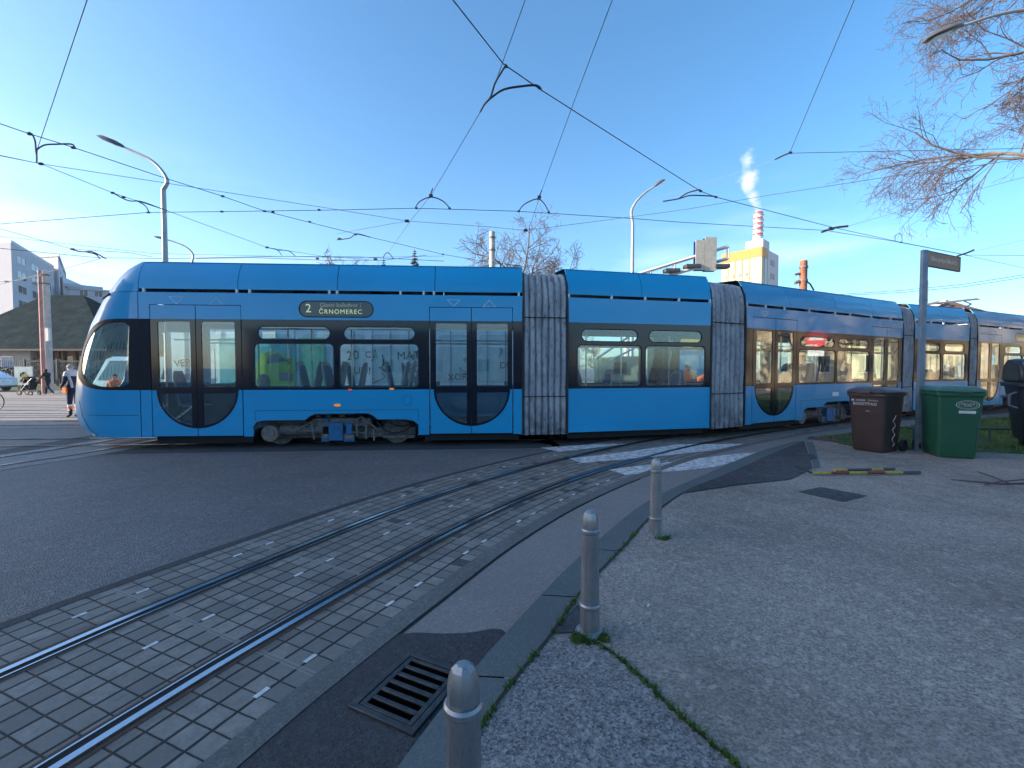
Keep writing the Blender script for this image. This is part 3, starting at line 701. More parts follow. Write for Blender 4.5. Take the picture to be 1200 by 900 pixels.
def bogie(mod, c):
    X = lambda p: mod.xf(c + p.x, p.y, p.z)
    def bx(mb, a, b): mb.box(a, b, xf=X)
    def tb(mb, pts, r, n=8): mb.tube([X(Vector(p)) for p in pts], r, n)
    m = MB(); bx(m, (-1.5, .45, .14), (1.5, 1.85, .36)); bx(m, (-.55, .20, .40), (.62, .44, .58)); bg_ = m.build('bogie_frame', GRIME, tram, bevel=.012)
    for x in (-1.32, 1.1):
        for v in ((.5, .6), (1.7, 1.8)):
            m = MB(); tb(m, [(x, v[0], .29), (x, v[1], .29)], .285, 28); tb(m, [(x, v[0] - .03, .29), (x, v[0], .29)], .12, 20); m.build('wheel', GRIME, bg_)
    m = MB(); tb(m, [(-1.36, .10, .29), (-1.36, .40, .29)], .165, 22); tb(m, [(-1.36, .08, .29), (-1.36, .11, .29)], .09, 16); m.build('axle_cover', mat('rusty_drum', (.24, .18, .15), .7, var=.5, scale=20, bmp=.3), bg_)
    m = MB(); tb(m, [(-1.2, .30, .34), (-.35, .30, .34)], .12, 16); tb(m, [(-1.0, .30, .34), (-.95, .30, .34)], .135, 16); m.build('motor', GRIME, bg_)
    BX = mat('bogie_box_blue', (.015, .13, .28), .5, var=.3, scale=9)
    for a, b in (((-.20, .10, .13), (.08, .20, .50)), ((.14, .12, .25), (.26, .2, .48)), ((-.36, .13, .10), (-.20, .2, .155)), ((.08, .13, .10), (.30, .2, .155)), ((-.33, .16, .50), (-.22, .22, .58))):
        m = MB(); bx(m, a, b); m.build('equipment_box', BX, bg_, bevel=.01)
    m = MB(); bx(m, (-.36, .14, .155), (.30, .2, .26)); m.build('equipment_box', GRIME, bg_, bevel=.01)
    m = MB()
    for pts, r in (([(-.86, .12, .33), (-.36, .12, .33)], .012), ([(-.86, .12, .33), (-.5, .15, .55)], .016), ([(-.55, .14, .5), (-.5, .14, .15)], .02), ([(.45, .14, .62), (.78, .14, .34)], .018), ([(.45, .14, .62), (.3, .14, .5)], .018), ([(.36, .12, .56), (.36, .12, .22)], .02), ([(.55, .12, .5), (.55, .12, .16)], .022), ([(.25, .14, .3), (.85, .14, .24)], .016), ([(.7, .13, .35), (.7, .13, .12)], .02)):
        m = MB(); tb(m, pts, r); m.build('linkage', GRIME, bg_)
    m = MB(); tb(m, crom([(.75, .2, .5), (.9, .16, .34), (1.15, .15, .27), (1.4, .2, .36), (1.52, .3, .5)], 5), .018); tb(m, crom([(.8, .2, .42), (.95, .16, .5), (1.2, .15, .42), (1.5, .2, .45)], 5), .014); m.build('hose', RUBBER, bg_)
    for a, b in (((.85, .3, .14), (1.5, .5, .2)), ((-1.5, .42, .36), (-.6, .5, .5)), ((.3, .4, .13), (.5, .5, .45))): m = MB(); bx(m, a, b); m.build('brace', GRIME, bg_)
def interior(mod, u0, u1, posts, gap=None):
    X = lambda p: mod.xf(p.x, p.y, p.z)
    for a, b in ([(u0, gap[0]), (gap[1], u1)] if gap else [(u0, u1)]):
        m = MB(); m.box((a, .05, .30), (b, Wd - .05, .37), xf=X); m.build('floor', INTD, tram)
        m = MB(); m.box((a + .05, .2, .10), (b - .05, Wd - .2, .29), xf=X); m.build('underframe_shade', DARKGAP, tram)  # plain dark box below the floor, added as shade under the car
    if gap:
        m = MB(); m.box((gap[0] - .02, .06, .72), (gap[1] + .02, Wd - .06, .79), xf=X); m.build('raised_floor', INTD, tram)
    m = MB(); m.box((u0, .05, 2.66), (u1, Wd - .05, 2.72), xf=X); m.build('ceiling', CREAMI, tram)
    m = MB(); m.box((u0, .12, 2.98), (u1, Wd - .12, 3.06), xf=X); m.build('roof_deck', GRIME, tram)
    m = MB()
    k = u0 + .5
    while k < u1 - .9:
        w_ = rnd.uniform(.5, 1.3); m.box((k, .45, 3.06), (min(k + w_, u1 - .2), Wd - .45, rnd.uniform(3.3, 3.5)), xf=X); k += w_ + rnd.uniform(.3, .7)
    if m.v: m.build('roof_equipment', GALV, tram, bevel=.02)
    for u, v in posts:
        m = MB(); m.tube([mod.xf(u, v, .37), mod.xf(u, v, 2.66)], .017, 8); m.build('grab_pole', STEEL, tram)
    m = MB(); m.tube([mod.xf(u0 + .2, .55, 2.2), mod.xf(u1 - .2, .55, 2.2)], .015, 6); m.tube([mod.xf(u0 + .2, 1.75, 2.2), mod.xf(u1 - .2, 1.75, 2.2)], .015, 6); m.build('hand_rail', STEEL, tram)
def seat_mesh():
    b = MB(); b2 = MB()
    prof = [(0, .43), (.03, .62), (.055, .9), (.07, 1.12), (.075, 1.2)]
    out = [(-.2, .43), (.2, .43), (.215, .8), (.19, 1.08), (.12, 1.2), (-.12, 1.2), (-.19, 1.08), (-.215, .8)]
    b.prism(out, .035, lambda a, z, t: (.14 * (z - .43) / .77 + t, a, z)); b.prism([(-.2, -.03), (.2, -.03), (.2, -.43), (-.2, -.43)], .04, lambda a, c_, t: (c_, a, .42 + t))
    b.box((-.25, -.04, 0), (-.15, .04, .42))
    out2 = [(p[0] * .8, .5 + (p[1] - .43) * .8) for p in out]
    b2.prism(out2, .015, lambda a, z, t: (-.018 + .14 * (z - .43) / .77 + t, a, z)); b2.prism([(-.17, -.06), (.17, -.06), (.17, -.4), (-.17, -.4)], .02, lambda a, c_, t: (c_, a, .46 + t))
    return b, b2
sb, sb2 = seat_mesh(); seat0 = sb.build('seat', SEATG, tram, bevel=.01); pad0 = sb2.build('cushion', SEATB, seat0, bevel=.006); first_seat = [True]
def seat(mod, u, v, facing, zf=.37):
    p = mod.xf(u, v, zf); an = math.atan2(mod.dir.y, mod.dir.x) + (0 if facing < 0 else math.pi)
    if first_seat[0]: first_seat[0] = False; o = seat0
    else:
        o = seat0.copy(); C.objects.link(o); c = pad0.copy(); C.objects.link(c); c.parent = o; o.parent = tram
    o.location = p; o.rotation_euler = (0, 0, an)
def farside(mod, u0, u1, wins, q=0):
    S = side_S(mod, True)
    part('body_panel', BLUE, [(rect(u0, ZB, u1, ZW0 - .003), [])], S, 0, .03, (0,))
    part('body_panel', BLUE, [(rect(u0, ZW1 + .003, u1, ZP), [])], S, 0, .03, (0,))
    hl = []; pn = []
    for a, b in wins:
        l = rrect(a, 1.22, b, 2.16, .07); up = rrect(a + .03, 2.22, b - .03, 2.46, .08); hl += [l, up]; pn += [(l, []), (up, [])]
    part('window_band', BAND, [(rect(u0, ZW0, u1, ZW1), hl)], S, .001, .035)
    part('pane', GLASS, pn, S, .012, .016)
FS = [ZF0 + .56 * k / 7 for k in range(1, 7)]
def fairing(mod, edges, far=False, q0=None):
    S = side_S(mod, far)
    for a, b in zip(edges[:-1], edges[1:]):
        pts = rect(a + .006, ZF0, b - .006, ZF1)
        part('roof_fairing', BLUE, [(pts, [])], S, 0, .025, [], FS)
def roof_top(mod, edges):
    # curved crown between the fairings
    m = MB(); prof = [(.20, 3.72), (.30, 3.742), (.7, 3.77), (1.15, 3.775), (1.6, 3.77), (2.0, 3.742), (2.10, 3.72)]
    for u in (edges[0], edges[-1]):
        for v, z in prof: m.v.append(mod.xf(u, v, z))
    n = len(prof); m.f = [(i, i + 1, n + i + 1, n + i) for i in range(n - 1)]; m.m = [0] * (n - 1)
    m.build('roof', BLUE, tram)
def brackets(mod, us):
    for u in us: m = MB(); m.box((u - .02, .005, ZP - .004), (u + .02, .05, ZF0 + .004), xf=lambda p: mod.xf(p.x, p.y, p.z)); m.build('fairing_bracket', WHITE, tram)

def farpx(mod, px):
    o = mod.a + mod.n * Wd; k = (px - 600) / 520; return (k * o.y - o.x) / (mod.dir.x - k * mod.dir.y)
def head_car(mod, nose):
    P = M1.u; S = side_S(mod)
    L = mod.L; e = 0.0
    q0 = -QN * 2 if nose else e
    d1 = (P(177), P(284), P(230.5)); g1 = (P(186), P(224), P(237), P(276)); d2 = (P(503.5), P(601), P(552.5)); g2 = (P(511), P(547), P(559), P(595))
    c = P(394)
    # lower panels
    low = []
    part('body_panel', BLUE, [(rect(e + .006, ZB, d1[0] - .004, ZW0 - .004), [])], S)
    bc = bogie_cut(c); a0, a1 = d1[1] + .012, d2[0] - .012
    part('body_panel', BLUE, [([(a0, ZW0 - .004), (a0, ZB)] + bc + [(a1, ZB), (a1, ZW0 - .004)], [])], S)
    part('body_panel', BLUE, [(rect(d2[1] + .012, ZB, L, ZW0 - .004), [])], S)
    # skirt outline: thin raised trim
    sk = MB(); uu0, uu1 = P(298) , P(490)
    for a, b in ((rect(uu0, .76, uu1, .768), 0), (rect(uu0 - .003, .56, uu0 + .005, .76), 0), (rect(uu1 - .005, .56, uu1 + .003, .76), 0), (rect(P(374), .69, P(374) + .006, .76), 0), (rect(P(418), .69, P(418) + .006, .76), 0)):
        skin(sk, a, [], S, -.0015, .002)
    sk.build('panel_joint', RUBBER, tram)
    arch = bogie_cut(c); ins = [(p[0] + (.03 if p[0] < c else -.03), max(.2, p[1] - .02)) for p in arch]
    sk = MB(); 
    for i in range(1, len(arch) - 2): sk.tube([S(arch[i][0], arch[i][1], .0), S(arch[i + 1][0], arch[i + 1][1], .0)], .012, 6)
    sk.build('wheel_arch', RUBBER, tram)
    # upper panel
    part('body_panel', BLUE, [(notch(e + .006, L, ZW1 + .002, ZP, [d1[:2], d2[:2]]), [rrect(P(352) - .012, 2.62, P(438) + .012, 2.955, .16)])], S)
    # windows and bands
    w1 = window(S, (P(299), 1.23, P(391), 2.09), (P(303), 2.19, P(387), 2.43)); w2 = window(S, (P(399), 1.23, P(490), 2.09), (P(404), 2.19, P(486), 2.43))
    part('window_band', BAND, [(rect(d1[1] + .006, ZW0, d2[0] - .006, ZW1), w1 + w2)], S, .001, .04)
    part('window_band', BAND, [(rect(d2[1] + .006, ZW0, L, ZW1), [])], S, .001, .04)
    door(S, *d1, g1, .42); door(S, *d2, g2, .42)
    if nose:
        # cab part of the band and the whole rounded nose
        ql = nose_q(97, 1.9); print('QL', ql, NL); zc = (ZW0 + ZW1) / 2; hz = (ZW1 - ZW0) / 2
        qs = ql + .70
        cabo = [(qs + (qs - ql + .20) * math.cos(R(a)), zc + hz * math.sin(R(a))) for a in range(90, 271, 12)]
        bandp = cabo + [(0.0, ZW0), (d1[0] - .004, ZW0), (d1[0] - .004, ZW1), (0.0, ZW1)]
        gz0, gz1 = 1.25, 2.50; gh = (gz1 - gz0) / 2; gr = nose_q(150, 1.9)
        glp = [(qs + (qs - ql - .03) * math.cos(R(a)), zc - .01 + gh * math.sin(R(a))) for a in range(90, 271, 12)] + [(gr - .06, gz0 - 0), (gr, gz0 + .06), (gr, gz1 - .08), (gr - .06, gz1)]
        glp = [(q, min(max(z, gz0 - .02), gz1)) for q, z in glp]
        part('window_band', mat('nose_band', (.008, .010, .018), .45, var=.1, spec=.2), [(bandp, [glp])], S, .001, .04, cqn, czs)
        part('cab_window', GLASS, [(glp, [])], S, .010, .014, cqn, czs)
        # front shell: both sides and the front, with windscreen opening
        bo = [(q - .004 if q < -.01 else q, z) for q, z in bandp[:len(cabo)]]
        wl, wr = ql - .42, -2 * QN - ql + .42
        nz = [(-.006, ZB), (-.006, ZW0 - .004), (0 - .006, ZW0 - .004)]
        shell = [(-.002, ZB), (-.002, ZW0 - .002)] + [(q, z) for q, z in reversed(cabo)][0:] + [(-.002, ZW1 + .002), (-.002, ZP), (-2 * QN + .002, ZP), (-2 * QN + .002, ZB)]
        ws = rrect(wr, 1.22, wl, 2.72, .25)
        farw = rrect(-2 * QN + .08, 1.25, -2 * QN - ql - .04, 2.48, .25); ws = rrect(wr, 1.12, wl, 2.82, .3)
        hole2 = ws if wr < wl else None
        part('front_shell', BLUE, [(shell, [ws, farw])], S, .0, .03, cqn, czs); part('cab_window', GLASS, [(farw, [])], S, .010, .014, cqn, czs)
        part('windscreen', GLASS, [(ws, [])], S, .012, .018, cqn, czs)
        m = MB()   # roof cap of the nose with a groove to the shell
        part('nose_roof', BLUE, [(rect(-2 * QN, ZP + .012, -.002, ZF1), [])], S, 0, .025, cqn, FS)
        m = MB(); prof = [(.20, 3.72), (.30, 3.742), (.7, 3.77), (1.15, 3.775), (1.6, 3.77), (2.0, 3.742), (2.10, 3.72)]
        vs = [S(-QN * 2 * k / 24, ZF1, 0) for k in range(25)]; cen = mod.xf(.3, Wd / 2, 3.775); m.v = vs + [cen]; m.f = [(i, i + 1, 25) for i in range(24)]; m.m = [0] * 24
        m.build('roof', BLUE, tram)
        # joints: lower bumper line and cab side panel line
        sk = MB(); skin(sk, rect(nose_q(104, .7), .68, -.01, .69), [], S, -.0015, .003, cqn); skin(sk, rect(.0, ZB, .006, ZP), [], S, -.001, .003)
        qb = nose_q(104, .5); skin(sk, [(qb - .20, ZW0 - .22), (qb - .18, ZW0 - .22), (qb + .02, ZB + .03), (qb, ZB + .03)], [], S, -.002, .003, cqn, czs)
        sk.build('panel_joint', RUBBER, tram)
        m = MB(); a = S(nose_q(122, 3.05), 3.0, -.02); b = S(nose_q(130, 3.08), 3.06, -.02); m.tube([a, b], .02, 8); m.build('marker_lamp', RUBBER, tram)
        # cab interior: desk, seat, rear wall with opening, door pillar
        m = MB(); m.box((-1.15, .3, .3), (-.5, 2.0, 1.12), xf=lambda p: mod.xf(p.x, p.y, p.z)); m.box((-.45, .9, .9), (-.25, 1.4, 1.3), xf=lambda p: mod.xf(p.x, p.y, p.z)); m.build('driver_desk', INTD, tram, bevel=.04)
        seat(mod, .15, 1.1, 1, .35)
        m = MB(); m.box((-.75, .3, .30), (.9, 2.0, .36), xf=lambda p: mod.xf(p.x, p.y, p.z)); m.build('floor', INTD, tram)
    else:
        part('end_wall', BLUE, [(rect(.0, ZB, Wd, ZP), [rrect(.3, 1.2, 2.0, 2.6, .1)])], lambda q, z, d: mod.xf(d, q, z))
    # destination sign
    sg = part('destination_sign', mat('sign_glass_dark', (.008, .009, .012), .15, coat=.6), [(rrect(P(352), 2.632, P(438), 2.943, .15), [])], S, .006, .03)
    rim = MB(); skin(rim, rrect(P(352) - .012, 2.62, P(438) + .012, 2.955, .16), [rrect(P(352) + .006, 2.64, P(438) - .006, 2.937, .145)], S, -.003, .01); rim.build('sign_rim', RUBBER, sg)
    LED = mat('led_text', (.55, .60, .36), .5, emit=((.75, .85, .45), .16)); LED2 = mat('led_text_dim', (.30, .33, .26), .5, emit=((.7, .8, .5), .05))
    tx = lambda u0_, z0_: (lambda a, b, c_: mod.xf(u0_ + (a if not mod.mir else -a), .002 - c_, z0_ + b))
    text_obj('lettering', '2', .24, LED, sg, tx(P(362.5), 2.795), .001)
    text_obj('lettering', 'Glavni kolodvor i', .115, LED2, sg, tx(P(400), 2.868), .001)
    text_obj('lettering', 'ČRNOMEREC', .125, LED, sg, tx(P(400), 2.735), .001, sp=1.18)
    # triangles over the doors
    tri_ = MB()
    for cx_, up in ((P(209), 0), (P(255), 1), (P(532), 0), (P(573.5), 1)):
        w_, h_ = .14, .145; zc_ = 2.93
        o = [(cx_ - w_, zc_ - h_ / 2), (cx_ + w_, zc_ - h_ / 2), (cx_, zc_ + h_ / 2)] if up else [(cx_ - w_, zc_ + h_ / 2), (cx_, zc_ - h_ / 2), (cx_ + w_, zc_ + h_ / 2)]
        cc = (sum(p[0] for p in o) / 3, sum(p[1] for p in o) / 3)
        i_ = [(cc[0] + (p[0] - cc[0]) * .84, cc[1] + (p[1] - cc[1]) * .84) for p in o]; skin(tri_, o, [i_], S, -.002, .001)
    tri_.build('door_arrow', mat('thin_white_line', (.6, .68, .75), .6), tram)
    # little lamps
    for px, z, col, r in ((395, .865, 'amber', .05), (410, 1.175, 'red', .03), (459, 1.19, 'amber', .035)):
        m = MB(); cc = P(px)
        pts = arc(cc, z, r * 1.4, r * .6, 0, 345, 14); skin(m, pts, [], S, -.02, .004)
        m.build('side_lamp', mat('amber_lens', (.8, .22, .02), .3, emit=((1, .35, .05), .15)) if col == 'amber' else mat('red_lens', (.7, .06, .03), .3, emit=((1, .1, .05), .15)), tram)
    m = MB(); skin(m, rrect(P(472), .86, P(482), 1.06, .02), [rrect(P(472) + .008, .868, P(482) - .008, 1.052, .015)], S, -.0015, .002); m.build('hatch', mat('hatch_line', (.005, .06, .25), .5), tram)
    bogie(mod, c)
    interior(mod, e + .1, L - .02, [(d1[2] - .9, .5), (d1[1] + .1, .45), (d2[0] - .05, .45), (d2[1] + .05, .45), (c, 1.1), (P(318), .8), (P(330), 1.6)], gap=(c - 1.68, c + 1.68))
    for px, fc in ((345, 1), (352, -1), (374, 1), (381, -1), (451, 1), (459, -1), (467, -1)):
        seat(mod, P(px) + .1, .45, fc, .55)
        seat(mod, P(px) + .2, 1.75, fc, .55)
    m = MB(); m.box((d1[1] + .02, 1.5, .4), (d1[1] + .5, 1.8, .95), xf=lambda p: mod.xf(p.x, p.y, p.z)); m.box((d1[0] + .1, 1.35, .4), (d1[0] + .7, 2.1, 1.25), xf=lambda p: mod.xf(p.x, p.y, p.z)); m.build('equipment_cabinet', INTD, tram, bevel=.02)
    farside(mod, e, L, [(max(.1, farpx(M1, a)), min(farpx(M1, b), L - .1)) for a, b in ((203, 236), (243, 292), (297, 344), (354, 393), (399, 430), (436, 495), (513, 556), (560, 603))])
    ed = [e, P(280), P(396), P(510), L]
    fairing(mod, ed); fairing(mod, ed, True); roof_top(mod, ed)
    brackets(mod, [e + .1, P(279), P(294), P(387), P(396), P(470), P(497), P(509), P(608)])
head_car(M1, True)
head_car(M5, False)
def mid_car(mod, wn, fair, far_w):
    S = side_S(mod); L = mod.L; hl = []
    for lo_, up in wn: hl += window(S, lo_, up)
    part('body_panel', BLUE, [(rect(0, ZB, L, ZW0 - .004), [])], S); part('body_panel', BLUE, [(rect(0, ZW1 + .003, L, ZP), [])], S)
    part('window_band', BAND, [(rect(0, ZW0, L, ZW1), hl)], S, .001, .04)
    farside(mod, 0, L, far_w); interior(mod, .02, L - .02, [(.5 * L, 1.0), (.18 * L, .5), (.8 * L, .6)])
    ed = [0] + fair + [L]; fairing(mod, ed); fairing(mod, ed, True); roof_top(mod, ed); brackets(mod, [.03, L * .29, L * .52, L * .76, L - .04])
    seat(mod, .62 * L, .5, 1); seat(mod, .80 * L, .5, -1); seat(mod, .90 * L, .5, 1); seat(mod, .30 * L, .5, -1); seat(mod, .3 * L, 1.75, 1)
u = M2.u
mid_car(M2, [((u(677), 1.23, u(751), 2.09), (u(681.5), 2.19, u(746.5), 2.43)), ((u(756.5), 1.23, u(825.5), 2.09), (u(760.5), 2.19, u(821.5), 2.43))], [u(752)], [(farpx(M2, 676), farpx(M2, 748)), (farpx(M2, 756), farpx(M2, 772)), (farpx(M2, 789), min(farpx(M2, 829), M2.L - .05))])
fr2 = M4.L / M2.L
mid_car(M4, [((.25 * fr2, 1.23, 1.62 * fr2, 2.09), (.33 * fr2, 2.19, 1.54 * fr2, 2.43)), ((1.77 * fr2, 1.23, 3.2 * fr2, 2.09), (1.85 * fr2, 2.19, 3.1 * fr2, 2.43))], [1.75 * fr2], [(.35, 1.5), (1.7, 3.0)])
# middle car with two doors and a bogie
def centre_car(mod):
    S = side_S(mod); L = mod.L; U = mod.u
    d1 = (U(881.7), U(933), U(908)); dw = d1[1] - d1[0]; g1 = (d1[0] + .14, d1[2] - .11, d1[2] + .11, d1[1] - .14)
    o2 = U(1020.6) - d1[0]; d2 = tuple(x + o2 for x in d1); d2 = (d2[0], min(d2[1], L - .12), d2[2]); g2 = tuple(x + o2 for x in g1); c = (d1[1] + d2[0]) / 2
    part('body_panel', BLUE, [(rect(0, ZB, d1[0] - .01, ZW0 - .004), [])], S); part('body_panel', BLUE, [(rect(d2[1] + .01, ZB, L, ZW0 - .004), [])], S)
    bc = bogie_cut(c, 3.0); a0, a1 = d1[1] + .01, d2[0] - .01
    bc = [p for p in bc]
    part('body_panel', BLUE, [([(a0, ZW0 - .004), (a0, ZB)] + bc + [(a1, ZB), (a1, ZW0 - .004)], [])], S)
    part('body_panel', BLUE, [(notch(0, L, ZW1 + .002, ZP, [d1[:2], d2[:2]]), [])], S)
    w0, w3 = d1[1] + .10, d2[0] - .12; wm = (w0 + w3) / 2
    w1 = window(S, (w0, 1.23, wm - .05, 2.09), (w0 + .06, 2.19, wm - .11, 2.43)); w2 = window(S, (wm + .05, 1.23, w3, 2.09), (wm + .11, 2.19, w3 - .06, 2.43))
    part('window_band', BAND, [(rect(0, ZW0, d1[0] - .006, ZW1), [])], S, .001, .04); part('window_band', BAND, [(rect(d2[1] + .006, ZW0, L, ZW1), [])], S, .001, .04)
    part('window_band', BAND, [(rect(a0 - .005, ZW0, a1 + .005, ZW1), w1 + w2)], S, .001, .04)
    door(S, *d1, g1, .42); door(S, *d2, g2, .42)
    sk = MB(); skin(sk, rect(c - 1.62, .76, c + 1.62, .768), [], S, -.0015, .002); skin(sk, rect(c - 1.625, .45, c - 1.617, .76), [], S, -.0015, .002); sk.build('panel_joint', RUBBER, tram)
    tri_ = MB()
    for dd in (d1, d2):
        for cx_, up in (((dd[0] + dd[2]) / 2, 0), ((dd[1] + dd[2]) / 2, 1)):
            w_, h_, zc_ = .14, .145, 2.93
            o = [(cx_ - w_, zc_ - h_ / 2), (cx_ + w_, zc_ - h_ / 2), (cx_, zc_ + h_ / 2)] if up else [(cx_ - w_, zc_ + h_ / 2), (cx_, zc_ - h_ / 2), (cx_ + w_, zc_ + h_ / 2)]
            cc = (sum(p[0] for p in o) / 3, sum(p[1] for p in o) / 3); i_ = [(cc[0] + (p[0] - cc[0]) * .84, cc[1] + (p[1] - cc[1]) * .84) for p in o]; skin(tri_, o, [i_], S, -.002, .001)
    tri_.build('door_arrow', MATS['thin_white_line'], tram)
    m = MB(); skin(m, rect(c - .15, .84, c + .15, .95), [], S, -.004, .002); m.build('number_plate', WHITE, tram)
    bogie(mod, c)
    interior(mod, .02, L - .02, [(d1[0], .45), (d1[1] + .05, .45), (c, 1.1), (d2[0] - .05, .5), (d2[1], .5)], gap=(c - 1.6, c + 1.6))
    for k in (-1.2, -.3, .5, 1.2): seat(mod, c + k, .45, 1 if k < 0 else -1, .55); seat(mod, c + k, 1.75, 1 if k < 0 else -1, .55)
    farside(mod, 0, L, [(.3, 1.6), (1.9, 2.5), (2.9, 4.2), (4.4, 5.6), (5.9, 7.2)])
    ed = [0, U(925), U(979), U(1022), L]; fairing(mod, ed); fairing(mod, ed, True); roof_top(mod, ed)
    brackets(mod, [.05, L * .1, L * .2, L * .34, L * .5, L * .6, L * .75, L * .9])
centre_car(M3)
# bellows
def bellmat():
    m, n, b = newmat('bellows_fabric')
    f = tex(n, 'noise', 3, 8, rough=.7, stretch=(1, 1, .35)); g = tex(n, 'noise', 16, 6, stretch=(1, 1, .5))
    c = mixc(n, ramp(n, f, .35, .7), (.22, .22, .24, 1), (.46, .45, .46, 1)); c = mixc(n, mth(n, 'MULTIPLY', ramp(n, g, .52, .72), .75), c, (.06, .045, .035, 1))
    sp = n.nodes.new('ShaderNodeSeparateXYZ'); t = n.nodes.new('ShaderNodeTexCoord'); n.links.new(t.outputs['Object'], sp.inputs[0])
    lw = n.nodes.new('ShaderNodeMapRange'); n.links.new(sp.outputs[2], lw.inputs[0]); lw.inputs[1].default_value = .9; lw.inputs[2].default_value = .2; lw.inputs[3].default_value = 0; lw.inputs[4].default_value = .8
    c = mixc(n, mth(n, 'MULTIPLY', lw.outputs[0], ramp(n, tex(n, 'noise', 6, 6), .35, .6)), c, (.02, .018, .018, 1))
    n.links.new(c, b.inputs['Base Color']); b.inputs['Roughness'].default_value = .62; bump(n, b, g, .3, .01); return m
BELL = bellmat()
def bellows(A, B, seedk):
    rr = random.Random(seedk)
    ua, ub = A.L, 0.0
    def prof(v_out):     # outline points (v, z) from near bottom over the roof to the far bottom
        pts = [(0, .22), (0, .5), (0, .8), (0, 1.1), (0, 1.5), (0, 1.9), (0, 2.3), (0, 2.66), (0.01, 3.0), (.05, 3.35), (.14, 3.55), (.34, 3.63), (1.15, 3.66)]
        return pts + [(Wd - v, z) for v, z in reversed(pts[:-1])]
    P = prof(0); n = len(P); folds = 7; M = folds * 6; m = MB()
    pa = lambda v, z: A.xf(A.L, v, z); pb = lambda v, z: B.xf(0 if not B.mir else B.L, v, z)
    jit = [rr.uniform(-.3, .3) for _ in range(folds + 2)]
    for i in range(M + 1):
        t = i / M; ph = t * folds; k = int(ph); fr = ph - k
        s = abs(math.sin(math.pi * ph)) ** .55
        for j, (v, z) in enumerate(P):
            tt = t + .012 * math.sin(z * 3.1 + k * 1.7) * math.sin(math.pi * t) + .006 * jit[k] * math.sin(z * 7)
            p = pa(v, z).lerp(pb(v, z), tt)
            cx = pa(Wd / 2, 1.9).lerp(pb(Wd / 2, 1.9), t); out = (p - cx); out.z *= .35 if z < 3.2 else 2.0
            if z < 3.2: out.z = 0
            out.normalize(); d = .085 * (s - 1.0) + .012
            if z in (2.66, 1.1): d -= .022 * s
            m.v.append(p + out * d)
    for i in range(M):
        for j in range(n - 1): m.f.append((i * n + j, i * n + j + 1, (i + 1) * n + j + 1, (i + 1) * n + j)); m.m.append(0)
    o = m.build('bellows', BELL, tram, sharp=50)
    for z in (2.66, 1.02):
        m2 = MB(); pts = []
        for i in range(M + 1):
            t = i / M; s = abs(math.sin(math.pi * t * folds)) ** .55; pts.append(pa(-.004 + .045 * (1 - s), z).lerp(pb(-.004 + .045 * (1 - s), z), t))
        m2.tube(pts, .011, 6); m2.build('strap', RUBBER, o)
    for Q, uu in ((A, A.L if not A.mir else 0), (B, 0 if not B.mir else B.L)):
        m3 = MB(); m3.tube([Q.xf(uu, v + (.0 if v < 1 else 0), z) for v, z in P], .022, 8); m3.build('end_frame', RUBBER, o)
    m4 = MB(); c = [pa(.1, .3), pb(.1, .3), pb(Wd - .1, .3), pa(Wd - .1, .3)]; m4.quad(*c); m4.build('floor_plate', INTD, o)
bellows(M1, M2, 1); bellows(M2, M3, 2); bellows(M3, M4, 3); bellows(M4, M5, 4)
# pantograph
X5 = lambda u, v, z: M5.xf(u, v, z)
uq = M5.L - 1.6
pg = MB()
for v in (.75, 1.55):
    pg.tube([X5(uq + .9, v, 3.80), X5(uq - .4, v * .6 + .46, 4.12)], .025, 6); pg.tube([X5(uq - .4, v * .6 + .46, 4.12), X5(uq + .7, v, 4.16)], .02, 6)
pg.tube([X5(uq + .7, .35, 4.18), X5(uq + .7, 1.95, 4.18)], .025, 6); pg.tube([X5(uq + .5, .35, 4.17), X5(uq + .5, 1.95, 4.17)], .02, 6)
pg.box((uq - .5, .6, 3.76), (uq + 1.0, .7, 3.85), xf=lambda p: X5(*p)); pg.box((uq - .5, 1.6, 3.76), (uq + 1.0, 1.7, 3.85), xf=lambda p: X5(*p))
pg.build('pantograph', WIRET, tram)
#@@PART2@@
# =================================================================== BUILDINGS
def face_windows(t, x0, y0, ang, L, rows, cols, z0, fh, ww, wh, wm, fm, margin=1.0, skip=None, sill=True):
    """windows along a wall starting at (x0,y0) running at angle ang for length L; each window is a part with its pane"""
    d = Vector((math.cos(ang), math.sin(ang), 0)); nn = Vector((d.y, -d.x, 0)); first = None
    for r in range(rows):
        for c_ in range(cols):
            if skip and skip(r, c_): continue
            s = margin + (L - 2 * margin) * (c_ + .5) / cols; z = z0 + r * fh
            p = Vector((x0, y0, z)) + d * s + nn * .02
            if first is None:
                m = MB(); 
                m.box((-ww / 2, -.05, 0), (-ww / 2 + .08, .06, wh)); m.box((ww / 2 - .08, -.05, 0), (ww / 2, .06, wh)); m.box((-ww / 2 + .08, -.05, 0), (ww / 2 - .08, .06, .08)); m.box((-ww / 2 + .08, -.05, wh - .08), (ww / 2 - .08, .06, wh)); m.box((-.03, -.04, .08), (.03, .05, wh - .08))
                o = m.build('window', fm, t); m2 = MB(); m2.box((-ww / 2 + .05, -.01, .05), (ww / 2 - .05, .02, wh - .05)); pn = m2.build('pane', wm, o); first = (o, pn)
            else:
                o = first[0].copy(); C.objects.link(o); pn = first[1].copy(); C.objects.link(pn); pn.parent = o
            o.location = p; o.rotation_euler = (0, 0, ang)
FARGLASS = mat('far_window_glass', (.03, .04, .05), .15, coat=.5)
